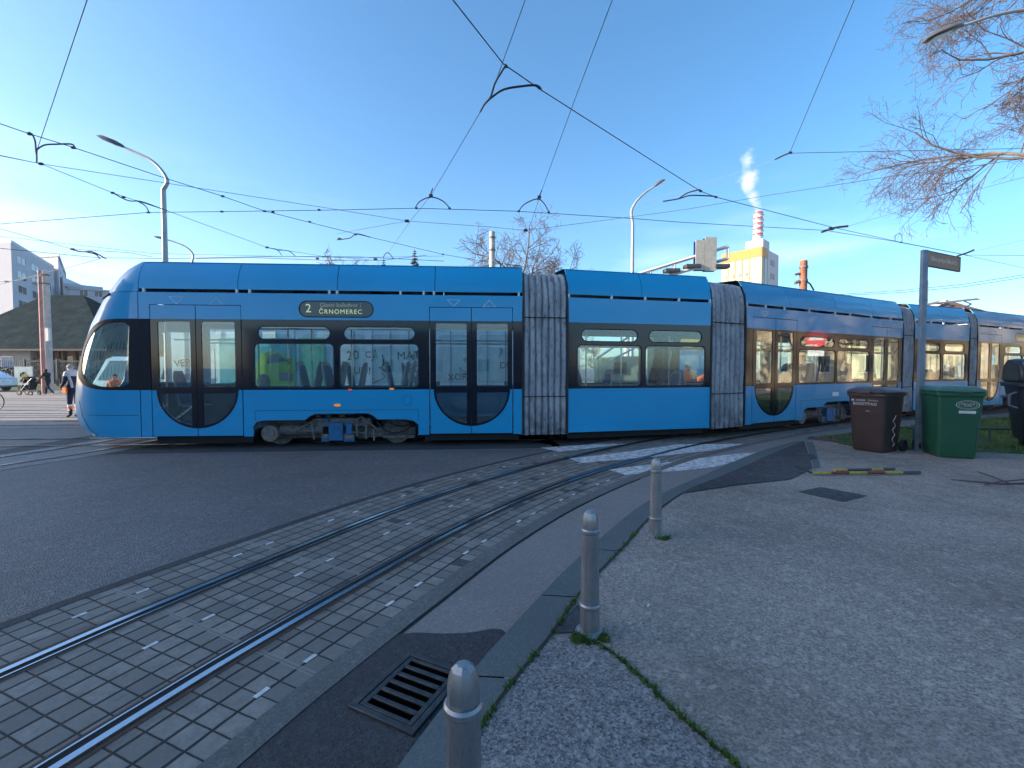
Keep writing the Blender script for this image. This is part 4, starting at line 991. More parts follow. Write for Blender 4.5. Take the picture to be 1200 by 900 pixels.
def facade(name, label, loc, rz, w_, d_, h, wallm, rows, cols, side, z0=1.2, fh=2.9, ww=1.4, wh=1.4, roofm=None):
    t = thing(name, label, 'building', loc, rz)
    m = MB(); m.box((0, 0, 0), (w_, d_, h)); m.build('wall', wallm, t)
    m = MB(); m.box((-.3, -.3, h), (w_ + .3, d_ + .3, h + .35)); m.build('roof', roofm or GALV, t)
    if rows: face_windows(t, 0, 0, 0, w_, rows, cols, z0, fh, ww, wh, FARGLASS, WHITE)
    if side: face_windows(t, 0, d_, -math.pi / 2, d_, rows, side, z0, fh, ww, wh, FARGLASS, WHITE)
    return t
PLASTER = mat('old_plaster', (.62, .58, .52), .85, var=.25, scale=.8, bmp=.2, bscale=8)
CREAMW = mat('cream_render', (.60, .47, .29), .85, var=.2, scale=.5); GREYW = mat('grey_render', (.45, .44, .46), .85, var=.12, scale=.4)
# behind and left of the viewer: the tall block that shades the foreground
facade('apartment_building', 'tall plain block at the left behind the viewer that shades the crossing', (-45, -40.2, 0), math.pi / 2, 46, 16, 22, PLASTER, 7, 12, 4)
# street behind the viewer
facade('apartment_building', 'low plastered house row across the pavement behind the viewer', (24, -26, 0), math.pi, 44, 9, 5, PLASTER, 1, 9, 1)
# sunlit building on the right, outside the frame, mirrored by the tram windows
facade('apartment_building', 'cream sunlit house off to the right that the tram windows mirror', (46, 34, 0), -math.pi / 2, 36, 10, 8.2, CREAMW, 2, 10, 2, ww=1.6, wh=1.7)

# left: white apartment block, stepped
t = thing('apartment_building', 'tall pale apartment block with rows of dark windows behind the hip roofed house', 'building', (-100, 78, 0), 0)
WB = mat('white_render', (.50, .49, .51), .85, var=.08, scale=.3); WB2 = mat('white_render_dull', (.58, .56, .58), .85, var=.08, scale=.3)
m = MB(); H0 = AT(40, 285, 80).z
pA = Vector((-112, 82)); pB = Vector((AT(17, 400, 80).x, 80)); pC = Vector((AT(66, 400, 100).x, 100)); pD = Vector((AT(82, 400, 112).x, 112)); 
def lw(v, z=0): return (v.x + 100, v.y - 78, z)
hB = AT(17, 284, 80).z; 
m = MB(); q = [pA, pB, pC, Vector((pC.x - 60, 135)), Vector((-150, 120))]; m.prism([(v.x + 100, v.y - 78) for v in q], hB, lambda a, b, z: (a, b, z)); m.build('wall', WB, t)
m = MB(); m.prism([(v.x + 100, v.y - 78) for v in q], .5, lambda a, b, z: (a * 1.004, b * 1.004, hB + .002 + z)); m.build('roof', GALV, t)
d = pC - pB; ang = math.atan2(d.y, d.x)
def rowwin(t, off, p0, p1, rows, cols, z0, fh, ww, wh, margin=1.0):
    d = p1 - p0; face_windows(t, p0.x - off[0], p0.y - off[1], math.atan2(d.y, d.x), d.length, rows, cols, z0, fh, ww, wh, FARGLASS, WB2, margin)
rowwin(t, (-100, 78), pB, pC, 8, 3, 2, (hB - 2.4) / 8, 4.4, 1.5, 1.0)
t2 = thing('apartment_building', 'lower pale wing of the apartment block with small square windows and a flat canopy', 'building', (-92, 102, 0), 0)
hC = AT(66, 300, 101).z; pE = Vector((AT(79, 400, 122).x, 122))
q = [Vector((pC.x - .5, 101.5)), pE, Vector((-150, 150)), Vector((-150, 110))]
m = MB(); m.prism([(v.x + 92, v.y - 102) for v in q], hC, lambda a, b, z: (a, b, z)); m.build('wall', WB2, t2)
m = MB(); m.prism([(v.x + 92, v.y - 102) for v in q], .6, lambda a, b, z: (a + .6, b - .3, hC + .002 + z)); m.build('roof', WB, t2)
rowwin(t2, (-92, 102), q[0], q[1], 7, 3, 3, (hC - 3) / 7, 1.6, 1.7)
pF = AT(76, 400, 105); pG_ = AT(113, 400, 118); hF = AT(95, 329, 110).z
m = MB(); q = [Vector((pF.x, 105)), Vector((AT(103, 400, 118).x, 118)), Vector((AT(103, 400, 118).x - 10, 140)), Vector((-130, 120))]; m.prism([(v.x + 92, v.y - 102) for v in q], hF, lambda a, b, z: (a, b, z)); m.build('annex', WB2, t2)
m = MB(); m.box((0, 0, 0), (7, 9, .7)); o = m.build('canopy', WB, t2); o.location = (AT(76, 400, 105).x + 92, 3, AT(80, 335, 105).z); o.rotation_euler = (0, 0, .9)
t3 = facade('apartment_building', 'small white block at the foot of the apartment building, beside the tram nose', (AT(84, 400, 100).x, 100, 0), R(35), 12, 10, AT(100, 337, 100).z - .3, WB, 5, 4, 0, z0=2, fh=4, ww=1.5, wh=1.5)

# hip roofed house
Yh = 46; xl = AT(-70, 400, Yh).x; xr = AT(125, 400, Yh).x; ze = AT(50, 409, Yh).z; zr = AT(50, 346, Yh + 6).z
t = thing('hip_roof_house', 'old house with dark hip roof, half pale plaster half brick, behind a garden fence', 'house', (xl, Yh, 0))
Wh = xr - xl; PINK = mat('pink_brick', (.34, .20, .17), .9, var=.4, scale=3); ROOFM = mat('roof_dark_tiles', (.02, .034, .038), 1.0, var=.5, scale=1.2, bmp=.6, bscale=12, spec=.03)
xs = AT(35, 400, Yh).x - xl
m = MB(); m.box((0, 0, 0), (xs, 12, ze)); m.build('wall', mat('house_plaster', (.40, .37, .36), .9, var=.2, scale=1), t)
m = MB(); m.box((xs + .01, .6, 0), (Wh, 12, ze)); m.build('wall', PINK, t)
m = MB(); e = .9; rp = [(-e, -e, ze), (Wh + e, -e, ze), (Wh + e, 12 + e, ze), (-e, 12 + e, ze)]; xm0, xm1 = AT(55, 400, Yh + 6).x - xl, AT(100, 400, Yh + 6).x - xl
m.add(rp + [(xm0, 6, zr), (xm1, 6, zr)], [(0, 1, 5, 4), (1, 2, 5), (2, 3, 4, 5), (3, 0, 4), (0, 3, 2, 1)]); rf = m.build('roof', ROOFM, t, sharp=10)
m = MB(); m.box((-e, -e - .12, ze - .22), (Wh + e, -e, ze - .02)); m.build('gutter', RUBBER, rf)
for px, m_ in ((9, 0), (-40, 0)):
    x = AT(px, 430, Yh).x - xl; m = MB(); m.box((x - .65, -.06, 1.5), (x + .65, .03, 2.9)); o = m.build('window', WHITE, t); m = MB(); m.box((x - .52, -.09, 1.63), (x + .52, -.062, 2.77)); m.build('pane', mat('blue_pane', (.12, .25, .45), .2), o)
for px in (45, 56, 64, 70, 84, 99, 112):
    x = AT(px, 430, Yh).x - xl; m = MB(); m.box((x - .13, .3, 0), (x + .13, .58, ze)); m.build('porch_post', mat('brown_wood', (.13, .08, .06), .8), t)
x0 = AT(30, 430, Yh).x - xl
m = MB(); m.box((x0, .2, 1.65), (Wh, .29, 1.78)); m.box((x0, .2, 1.05), (Wh, .29, 1.15)); m.build('porch_rail', MATS['brown_wood'], t)
for px in (77, 92):
    x = AT(px, 430, Yh).x - xl; m = MB(); m.box((x - .6, .5, 1.5), (x + .6, .595, 2.9)); m.build('window', FARGLASS, t)
# fence, hedge, grass verge
t = thing('garden_fence', 'dark iron bar fence in front of the hip roofed house', 'fence', (-60, 41, 0)); FM = mat('dark_iron', (.05, .055, .06), .6)
for z in (.3, 2.25): m = MB(); m.box((0, -.03, z), (27, .03, z + .07)); m.build('rail', FM, t)
m = MB()
for k in range(150): m.box((k * .18, -.012, .05), (k * .18 + .03, .012, 2.4))
m.build('bars', FM, t)
for k in range(10): m = MB(); m.box((k * 3 - .06, -.06, 0), (k * 3 + .06, .06, 2.5)); m.build('post', FM, t)
LEAFD = mat('dark_leaf', (.03, .045, .02), .85, var=.6, scale=1.5); LEAFB = mat('dry_shrub', (.10, .075, .05), .85, var=.5, scale=1)
def leafmass(mb, c, r, n, s, squash=1):
    for _ in range(n):
        a = Vector((rnd.gauss(0, 1), rnd.gauss(0, 1), rnd.gauss(0, 1))).normalized() * rnd.random() ** .4
        p = Vector(c) + Vector((a.x * r[0], a.y * r[1], a.z * r[2])); u = Vector((rnd.uniform(-1, 1), rnd.uniform(-1, 1), rnd.uniform(-1, 1))).normalized() * s; v = u.cross(Vector((rnd.uniform(-1, 1), rnd.uniform(-1, 1), 1))).normalized() * s * .6
        mb.add([p - u, p - v, p + u, p + v], [(0, 1, 2, 3)])
for nm, lab, x, wdt, n, mt in (('hedge_shrub', 'dark evergreen hedge along the garden fence left of the sign board', -46.5, 3.2, 900, LEAFD), ('hedge_shrub', 'dark evergreen hedge along the garden fence right of the poles', -36.5, 3.4, 900, LEAFD), ('bare_shrub', 'brown bare shrub behind the garden fence by the house window', -44.5, 2.2, 700, LEAFB)):
    mb = MB(); leafmass(mb, (0, 0, .9 if mt is LEAFD else 1.4), (wdt, .7, .9 if mt is LEAFD else 1.4), n, .12); o = mb.build(nm, mt, fixn=False, sharp=180); o.location = (x, 40.2 if mt is LEAFD else 42.5, 0); tag(o, lab, 'shrub')
flat('lawn', [(-75, 31.5), (-22, 31.5), (-22, 40.5), (-75, 40.5)], .012, GR)
flat('pavement', [(-75, 30.6), (-22, 30.6), (-22, 31.45), (-75, 31.45)], .05, GUT, thick=.049)
# graffiti sign board
b = AT(28, 440, 33); t = thing('graffiti_board', 'small pale board with dark scrawls on the verge before the garden fence', 'board', (b.x, 33, 0))
m = MB(); m.box((-.68, -.03, .35), (.68, .03, 1.75)); m.build('panel', mat('board_pale', (.42, .52, .50), .7), t)
for x in (-.5, .5): m = MB(); m.box((x - .04, .032, 0), (x + .04, .09, 1.6)); m.build('leg', FM, t)
m = MB()
for k in range(7):
    x, z = rnd.uniform(-.5, .4), rnd.uniform(.6, 1.5); m.tube(crom([Vector((x + rnd.uniform(0, .25), -.04, z + rnd.uniform(-.15, .15))) for _ in range(4)], 3), .018, 4)
m.build('scrawl', BLACKCL, t); m = MB(); m.prism(arc(.05, 1.05, .28, .2, 0, 340, 12), .01, lambda a, b_, q_: (a, -.035 - q_, b_)); m.build('blotch', mat('ochre', (.35, .25, .08), .8), t)

# far right: gable roof behind the tram, power plant with chimney
b = AT(1107, 357, 34); t = thing('gable_house', 'house gable with pale eaves peeking over the tram behind the street sign', 'house', (b.x, 34, 0), R(-18)); zg = AT(1098, 352, 34).z
m = MB(); m.box((-3.4, 0, 0), (4, 9, zg - 1.6)); m.build('wall', CREAMW, t)
m = MB(); m.add([(-4.2, -.6, zg - 1.8), (-.3, -.6, zg), (4.6, -.6, zg - 1.9), (-4.2, 9, zg - 1.8), (-.3, 9, zg), (4.6, 9, zg - 1.9)], [(0, 1, 4, 3), (1, 2, 5, 4), (0, 2, 1), (3, 4, 5), (0, 3, 5, 2)]); m.build('roof', mat('roof_brown', (.13, .08, .07), .85), t, sharp=10)
m = MB(); m.add([(-4.2, -.75, zg - 1.78), (-.3, -.75, zg + .02), (-.3, -.75, zg - .28), (-4.2, -.75, zg - 2.08)], [(0, 1, 2, 3)]); m.build('bargeboard', WHITE, t)
# power plant
Yp = 260; a = AT(893, 290, Yp); lft = AT(846, 292, Yp + 18); rgt = AT(912, 294, Yp + 20); hP = a.z
t = thing('power_plant', 'yellow topped power plant block behind the sign gantry', 'building', (a.x, a.y, 0))
PY = mat('plant_panel', (.46, .38, .25), .8, var=.08, scale=.05); PO = mat('plant_orange', (.48, .22, .04), .8, var=.1, scale=.1); PW = mat('plant_white', (.48, .45, .43), .8, var=.08, scale=.05)
lv = Vector((lft.x - a.x, lft.y - a.y, 0)); rv = Vector((rgt.x - a.x, rgt.y - a.y, 0))
def wallq(name, p, v, z0, z1, m_, th=.3, off=0):
    n_ = Vector((-v.y, v.x, 0)).normalized(); 
    if n_.y > 0: n_ = -n_
    mb = MB(); o_ = n_ * off
    A_ = [p + o_, p + v + o_]; mb.add([A_[0] + Vector((0, 0, z0)), A_[1] + Vector((0, 0, z0)), A_[1] + Vector((0, 0, z1)), A_[0] + Vector((0, 0, z1)), A_[0] - n_ * th + Vector((0, 0, z0)), A_[1] - n_ * th + Vector((0, 0, z0)), A_[1] - n_ * th + Vector((0, 0, z1)), A_[0] - n_ * th + Vector((0, 0, z1))], [(0, 1, 2, 3), (7, 6, 5, 4), (0, 4, 5, 1), (3, 2, 6, 7), (0, 3, 7, 4), (1, 5, 6, 2)])
    return mb.build(name, m_, t)
m = MB(); q = [Vector((0, 0, 0)), rv, rv + lv, lv]; m.prism([(v.x, v.y) for v in q], hP, lambda x, y, z: (x, y, z)); m.build('wall', PY, t)
wallq('parapet', Vector((0, 0, 0)), lv, hP - 5, hP + .6, PO, .5, .3); wallq('parapet', Vector((0, 0, 0)) , rv * .32, hP - 5, hP + .6, PO, .5, .3)
wallq('white_wall', rv * .34, rv * .66, 0, hP + .3, PW, .5, .3)
wallq('glass_strip', lv * .04, lv * .16, 0, hP - 5.2, mat('plant_glass', (.16, .20, .25), .3), .5, .25)
wallq('glass_strip', rv * .16, rv * .10, 0, hP - 5.2, MATS['plant_glass'], .5, .25)
for k in range(4): wallq('panel_joint', lv * (.28 + k * .18), lv * .012, 0, hP - 5.2, PO, .3, .25)
for k in range(6):
    z = hP - 10 - k * 9; wallq('panel_joint', lv * .24, lv * .76, z, z + .4, mat('joint_grey', (.4, .36, .3), .8), .3, .22)
    for j in range(4): wallq('window', lv * (.32 + j * .17), lv * .07, z - 5, z - 3.3, FARGLASS, .3, .24)
    for j in range(2): wallq('louvre', rv * (.5 + j * .14), rv * .09, hP - 8 - k * 8, hP - 4.5 - k * 8, mat('louvre_dark', (.22, .16, .16), .7), .3, .45)
b1_ = lv * .02 + rv * .1; m = MB(); m.prism([(v.x, v.y) for v in (b1_, b1_ + rv * .38, b1_ + rv * .38 + lv * .42, b1_ + lv * .42)], AT(875, 281, Yp + 5).z - hP, lambda x, y, z: (x, y, hP + z)); m.build('roof_box', PW, t)
m = MB(); q0 = AT(888, 290, 330); q1 = AT(888, 249, 330)
t = thing('smokestack', 'tall red and white striped chimney with steam behind the power plant', 'chimney', (q0.x, 330, 0)); Hs = q1.z; r0, r1 = 3.6, 3.0; zb_ = AT(888, 277, 330).z
m = MB(); m.lathe([(r0, 0), (r1 * 1.1, zb_)], 24); m.build('shaft', WHITE, t)
for k in range(9):
    z0 = zb_ + (Hs - zb_) * k / 9; z1 = zb_ + (Hs - zb_) * (k + 1) / 9; m = MB(); m.lathe([(r1 * (1.1 - .1 * k / 9), z0), (r1 * (1.1 - .1 * (k + 1) / 9), z1)], 24); m.build('band', RED if k % 2 == 0 else WHITE, t)
    if k % 2 == 0: m = MB(); m.lathe([(r1 * 1.25, z0 - .3), (r1 * 1.25, z0 + .3)], 24); m.build('gallery', GALV, t)
# steam: a real volume drifting up from the chimney
m, n, b = newmat('steam'); n.nodes.remove(b); pv = n.nodes.new('ShaderNodeVolumePrincipled'); out = [x for x in n.nodes if x.type == 'OUTPUT_MATERIAL'][0]; n.links.new(pv.outputs[0], out.inputs['Volume'])
pv.inputs['Color'].default_value = (.98, .96, .96, 1); pv.inputs['Anisotropy'].default_value = .2
tcn = n.nodes.new('ShaderNodeTexCoord'); sp = n.nodes.new('ShaderNodeSeparateXYZ'); n.links.new(tcn.outputs['Object'], sp.inputs[0])
f1 = tex(n, 'noise', .085, 8, rough=.65)
zz_ = sp.outputs[2]; xc_ = mth(n, 'MULTIPLY', mth(n, 'MINIMUM', mth(n, 'DIVIDE', zz_, 25.0), 1.0), -8.3)
rz_ = mth(n, 'SUBTRACT', mth(n, 'ADD', mth(n, 'MULTIPLY', mth(n, 'MINIMUM', zz_, 24.0), .34), 3.4), mth(n, 'MULTIPLY', mth(n, 'MAXIMUM', mth(n, 'SUBTRACT', zz_, 24.0), 0.0), .22))
dx_ = mth(n, 'SUBTRACT', sp.outputs[0], xc_); dd_ = mth(n, 'DIVIDE', mth(n, 'SQRT', mth(n, 'ADD', mth(n, 'MULTIPLY', dx_, dx_), mth(n, 'MULTIPLY', sp.outputs[1], sp.outputs[1]))), mth(n, 'MAXIMUM', rz_, 1.5))
th_ = mth(n, 'ADD', mth(n, 'ADD', mth(n, 'MULTIPLY', mth(n, 'POWER', dd_, 2.0), .30), .30), mth(n, 'MULTIPLY', zz_, .0035))
d_ = mth(n, 'MULTIPLY', mth(n, 'SUBTRACT', f1, th_, clamp=True), 5.0)
n.links.new(mth(n, 'MULTIPLY', d_, .15), pv.inputs['Density']); 
pts = [AT(888, 248, 330), AT(884, 236, 330), AT(878, 222, 330), AT(874, 205, 330), AT(876, 190, 330), AT(877, 172, 330)]; rr_ = [5, 10, 16, 19, 15, 10]
base = pts[0]; mb = MB(); mb.tube([p - base for p in crom(pts, 4)], [3.2 + (0) for _ in crom(pts, 4)], 16)
# radius along the plume
cp = crom(pts, 4); rads = []
for i in range(len(cp)):
    f_ = i / (len(cp) - 1) * (len(rr_) - 1); k = min(int(f_), len(rr_) - 2); rads.append(rr_[k] + (rr_[k + 1] - rr_[k]) * (f_ - k))
mb = MB(); mb.tube([p - base for p in cp], rads, 18)
mb.v = [tuple(Vector(v) * (1 + 0) + Vector((noise.noise(Vector(v) * .1), noise.noise(Vector(v) * .1 + Vector((9, 0, 0))), noise.noise(Vector(v) * .1 + Vector((0, 9, 0))))) * 3.5) for v in mb.v]
o = mb.build('steam', m); o.location = base; tag(o, kind='stuff')

# =================================================================== LAMPS, POLES, GANTRY
LAMPM = mat('lamp_grey', (.42, .41, .40), .5, metal=.3)
def street_lamp(px, Y, arm, head, label, r=.075, grp='curved street lamps'):
    """pole at pixel column px, depth Y; arm = arc pixels at that depth; head = (start,end) pixels"""
    b = AT(px, 430, Y); t = thing('street_lamp', label, 'street lamp', (b.x, Y, 0), 0, grp)
    L = lambda q: AT(q[0], q[1], Y) - Vector((b.x, Y, 0))
    A_ = crom([Vector((0, 0, L(arm[0]).z))] + [L(q) for q in arm[1:]], 5)
    m = MB(); m.tube([(0, 0, 0), (0, 0, 1.2)], r * 1.5, 12); m.build('base', LAMPM, t)
    m = MB(); m.tube([(0, 0, 1.2), (0, 0, L(arm[0]).z)], [r * 1.15, r * .8], 12); m.build('pole', LAMPM, t)
    m = MB(); m.tube(A_, [r * .75 - r * .35 * i / len(A_) for i in range(len(A_))], 8); m.build('arm', LAMPM, t)
    h0, h1 = L(head[0]), L(head[1]); d = h1 - h0; ln = d.length; d.normalize(); up = Vector((0, 1, 0)).cross(d).normalized(); 
    if up.z < 0: up = -up
    sd_ = Vector((0, 1, 0)); ln_ = ln; wd = .16
    m = MB(); prof = [(0, .03, .04), (.12, .09, .07), (.4, wd, .10), (.8, wd * .95, .09), (1, wd * .45, .03)]
    for f_, a_, c_ in prof:
        for k in range(12):
            an = 2 * math.pi * k / 12; m.v.append(h0 + d * (f_ * ln_) + sd_ * (a_ * math.cos(an)) + up * (c_ * math.sin(an) * (1 if math.sin(an) > 0 else .35)))
    for i in range(4):
        for k in range(12): m.f.append((i * 12 + k, i * 12 + (k + 1) % 12, (i + 1) * 12 + (k + 1) % 12, (i + 1) * 12 + k)); m.m.append(0)
    m.f += [tuple(range(12))[::-1], tuple(48 + k for k in range(12))]; m.m += [0, 0]
    hd = m.build('lamp_head', mat('lamp_head_grey', (.10, .10, .11), .5), t)
    m = MB(); c0 = h0 + d * ln * .35 - up * .036; c1 = h0 + d * ln * .85 - up * .034; m.quad(c0 - sd_ * .1, c0 + sd_ * .1, c1 + sd_ * .09, c1 - sd_ * .09); m.build('lens', mat('lamp_lens', (.35, .36, .38), .3), hd)
    return t
street_lamp(197, 14, [(197, 222), (196, 212), (188, 198), (174, 186), (146, 173)], [(146, 173), (115, 160)], 'tall street lamp behind the tram door, head pointing left over the road', .085)
street_lamp(228, 27, [(228, 308), (226, 298), (217, 289), (203, 283), (196, 281)], [(196, 281), (181, 277.5)], 'small far street lamp just right of the tall one', .09)
street_lamp(740, 19.8, [(739, 262), (740, 248), (745, 237), (756, 226), (766, 219)], [(766, 219), (779, 211)], 'grey street lamp behind the middle of the tram, head to the right', .085)
street_lamp(1083, 21, [(1083, 330), (1083, 322), (1085, 312), (1090, 306), (1096, 303)], [(1096, 303), (1106, 301)], 'pale far street lamp half hidden behind the street name sign', .07)
street_lamp(1262, 8.6, [(1262, 60), (1258, 32), (1240, 16), (1205, 12), (1170, 17), (1128, 30)], [(1128, 30), (1083, 48)], 'street lamp reaching in from the right in front of the bare tree', .06)
def pole(name, label, px, Y, ytop, r, m_, fit=None):
    b = AT(px, 430, Y); h = AT(px, ytop, Y).z; t = thing(name, label, 'pole', (b.x, Y, 0))
    m = MB(); m.lathe([(r * 1.15, 0), (r, h), (r * .8, h + .02)], 14); m.build('shaft', m_, t)
    for z in (h - .25, h - .8): m = MB(); m.lathe([(r * 1.2, z - .04), (r * 1.2, z + .04)], 14); m.build('clamp', GRIME, t)
    if fit: fit(t, h)
    return t
def boxes(t, h):
    m = MB(); m.box((-.1, -.4, 2.4), (.25, -.2, 3.3)); m.build('cabinet', CONC, t); m = MB(); m.box((.17, -.3, 3.4), (.36, -.15, 4.2)); m.build('traffic_sign', WHITE, t)
pole('wire_mast', 'thick pale concrete mast in the sunlit square left of the tram', 57, 29, 318, .19, mat('mast_pale', (.52, .48, .44), .8), boxes)
pole('wire_mast', 'slim reddish steel mast close beside the thick concrete one', 50.5, 28.2, 317, .095, mat('mast_pink', (.55, .25, .20), .7))
pole('wire_mast', 'grey concrete mast over the tram roof in front of the bare tree', 577, 20, 272, .13, CONC)
def insul(t, h):
    m = MB(); m.tube([(-.35, 0, h - .9), (-.1, 0, h - .8)], .07, 8); m.tube([(-.35, 0, h - .55), (-.1, 0, h - .5)], .05, 8); m.build('insulator', GRIME, t); m = MB(); m.tube([(.1, 0, h - .8), (.3, 0, h - .95), (.45, 0, h - 1.2)], .03, 6); m.build('cable', WIREM, t)
pole('wire_mast', 'short rusty mast with insulators standing behind the tram roof at the right', 939, 18.5, 306, .14, mat('mast_rust', (.30, .11, .06), .8, var=.4, scale=3), insul)
# overhead sign gantry seen from behind
Yg = 24
t = thing('sign_gantry', 'white cantilever sign gantry seen from behind, over the tram roof', 'gantry', (AT(735, 430, Yg).x, Yg, 0)); og = Vector(t.location)
W2 = lambda px, py, Y=Yg: AT(px, py, Y) - og
GW = mat('gantry_white', (.58, .56, .52), .5, var=.1)
gy = lambda f_: Yg + 3 * (1 - f_)
cu = [(735, 327, 0), (853, 288.5, 1)]; cl = [(765, 328, .25), (853, 303, 1)]
m = MB(); m.tube([AT(735, 325, Yg + 0) - og, AT(853, 289, Yg) - og], .09, 4); m.build('upper_chord', GW, t)
m = MB(); m.tube([AT(745, 334, Yg) - og, AT(853, 303, Yg) - og], .09, 4); m.build('lower_chord', GW, t)
for px in (762, 790, 822, 853):
    zf = (px - 735) / 118; zl = (px - 745) / 108; m = MB(); m.tube([AT(px, 325 - 36 * zf, Yg) - og, AT(px, 334 - 31 * zl, Yg) - og], .075, 4); m.build('strut', GW, t)
m = MB(); m.tube([AT(735, 325, Yg) - og, (0, 0, 0)], .16, 10); m.build('post', GW, t)
for (x0, y0, x1, y1) in ((816, 281, 826, 316), (827, 277.5, 840, 317)):
    a_, c_ = AT(x0, y0, Yg - .2) - og, AT(x1, y1, Yg - .2) - og; m = MB(); m.box((a_.x, -.16 + .0, c_.z), (c_.x, -.12, a_.z)); m.build('sign_back', mat('sign_back_beige', (.50, .46, .38), .6), t)
    mmx = MB(); mmx.box((a_.x, .13, c_.z), (c_.x, .16, a_.z)); mmx.build('sign_face', mat('sign_blue', (.02, .08, .35), .5), t)
for px in (788, 812, 846):
    a_ = AT(px, 307 if px > 800 else 312, Yg) - og; m = MB(); m.box((a_.x - .45, -.25, a_.z - .35), (a_.x + .35, .25, a_.z - .15)); m.build('floodlight', INTD, t, bevel=.03)

# street name post
pb = G(1076, 529, .045); hp = AT(1080, 293, pb.y).z
t = thing('street_name_post', 'blue grey street name post with a brown sign between the brown and green bins', 'sign post', (pb.x, pb.y, .045)); PBL = mat('post_bluegrey', (.20, .235, .28), .5, metal=.3, var=.3, scale=5)
m = MB(); m.box((-.052, -.03, 0), (.052, .03, hp - .045)); m.build('post', PBL, t, bevel=.006)
m = MB(); m.box((-.075, -.05, 0), (.075, .05, .02)); m.box((-.055, -.033, .74 * hp), (.055, .033, .74 * hp + .03)); m.build('bracket', PBL, t)
sgm = MB(); xfS = lambda p: Vector((.053 + p.x * math.cos(R(-58)), p.x * math.sin(R(-58)), p.z)) 
# the sign board turns towards the viewer: measured far end at the near side
zt = hp - .07; sl = .95
board = lambda x, y, z: Vector((.053 + x * .91 + y * .41, x * .41 - y * .91, z))
def mkboard(sl):
    m = MB(); m.box((0, -.012, zt - .26), (sl, .012, zt), xf=lambda p: board(p.x, p.y, p.z)); return m
bo = mkboard(1.2).build('sign_board', mat('sign_brown', (.30, .18, .12), .5, var=.15), t, bevel=.004)
m = MB(); m.box((-.005, -.016, zt), (1.205, .016, zt + .014), xf=lambda p: board(p.x, p.y, p.z)); m.box((-.005, -.016, zt - .274), (1.205, .016, zt - .26), xf=lambda p: board(p.x, p.y, p.z)); m.box((1.19, -.016, zt - .26), (1.21, .016, zt), xf=lambda p: board(p.x, p.y, p.z)); m.build('sign_edge', RUBBER, bo)
text_obj('lettering', 'Ulica Josipa Nikolića', .115, mat('sign_letter', (.75, .62, .48), .5), bo, lambda a_, b_, c_: board(.58 + a_, .0135 + c_, zt - .12 + b_), .001)

# =================================================================== OVERHEAD WIRES
def wire(name, label, pts, r, z=5.5, m_=WIREM, clamps=(), closed=False, grp=None):
    P_ = []
    for q in pts:
        zz = q[2] if len(q) > 2 else z; d = ray(q[0], q[1]); tt = (zz - CAM_H) / d.z; P_.append(Vector((d.x * tt, d.y * tt, zz)))
    o0 = P_[0].copy(); t = thing(name, label, 'wire', tuple(o0), 0, grp)
    m = MB(); m.tube([p - o0 for p in P_], r, 5); m.build('wire', m_, t)
    for c_ in clamps:
        zz = z; d = ray(c_[0], c_[1]); tt = (zz - CAM_H) / d.z; p = Vector((d.x * tt, d.y * tt, zz)) - o0
        s = (c_[2] if len(c_) > 2 else .05) * .6; m = MB(); m.box((p.x - s, p.y - s * .6, p.z - s * .6), (p.x + s, p.y + s * .6, p.z + s * .6)); m.build('clamp', WIREM, t)
    return t, o0
def arms(t, o0, curves, z=5.5, r=.012):
    for cv in curves:
        P_ = []
        for q in crom([Vector((a_, b_, 0)) for a_, b_ in cv], 4):
            d = ray(q.x, q.y); tt = (z - CAM_H) / d.z; P_.append(Vector((d.x * tt, d.y * tt, z)) - o0)
        m = MB(); m.tube(P_, r, 6); m.build('pull_off_arm', WIREM, t)
RC = .0075
c1 = wire('contact_wire', 'contact wire running from the left edge down past the tall lamp to the tram roof', [(-80, 121), (0, 145), (35, 157), (85, 172.5), (188, 207), (261, 230), (309, 247), (400, 270), (519, 298), (556, 304.5), (620, 313)], RC, clamps=[(35, 157), (86, 173), (261, 230), (310, 247.5), (320, 248.5), (363, 260), (417, 275), (519, 298)])
c2 = wire('contact_wire', 'long nearly level contact wire across the whole sky above the tram', [(-80, 270), (0, 262.5), (174, 249), (260, 248), (400, 246), (487, 244), (605, 247.5), (740, 256), (800, 260.6), (967, 270), (1049, 283), (1122, 297), (1200, 314), (1290, 336)], RC, clamps=[(174, 249), (260, 248), (374, 246), (488, 244), (527, 244.5), (608, 247.7), (643, 249), (967, 270)])
c3 = wire('contact_wire', 'thick contact wire falling steeply from the top middle to the right edge', [(500, -40), (531, 0), (590, 75), (635, 106), (800, 211), (821, 224), (839, 231), (978, 267), (1056, 284), (1134, 299), (1200, 299.5), (1290, 300)], RC, z=5.52, clamps=[(593, 78, .035), (632, 103, .035), (821, 224), (839, 231), (974, 268, .1), (1056, 284)])
arms(*c3, [[(563, 131), (568, 122), (575, 115)], [(575, 115), (580, 98), (588, 84), (593, 76)], [(575, 115), (590, 105), (612, 101), (628, 100), (634, 104)]], 5.5, .014)
arms(*c3, [[(777, 236), (795, 233), (810, 229), (838, 230)], [(795, 233), (806, 226), (821, 222)]], 5.5, .014)
arms(*c3, [[(1122, 300), (1134, 296), (1141, 293)], [(963, 272), (978, 267), (994, 265)]], 5.52, .03)
c4 = wire('span_wire', 'thin span wire sagging from the left edge to the tree at the right', [(-60, 175), (0, 182), (48, 192), (178, 212), (391, 245), (477, 259), (575, 266), (616, 270), (710, 258), (800, 246), (900, 229), (1049, 206), (1095, 201), (1200, 186), (1290, 172)], .006, 5.8, WIRET, clamps=[(48, 192, .06), (477, 259, .09), (616, 270, .09)])
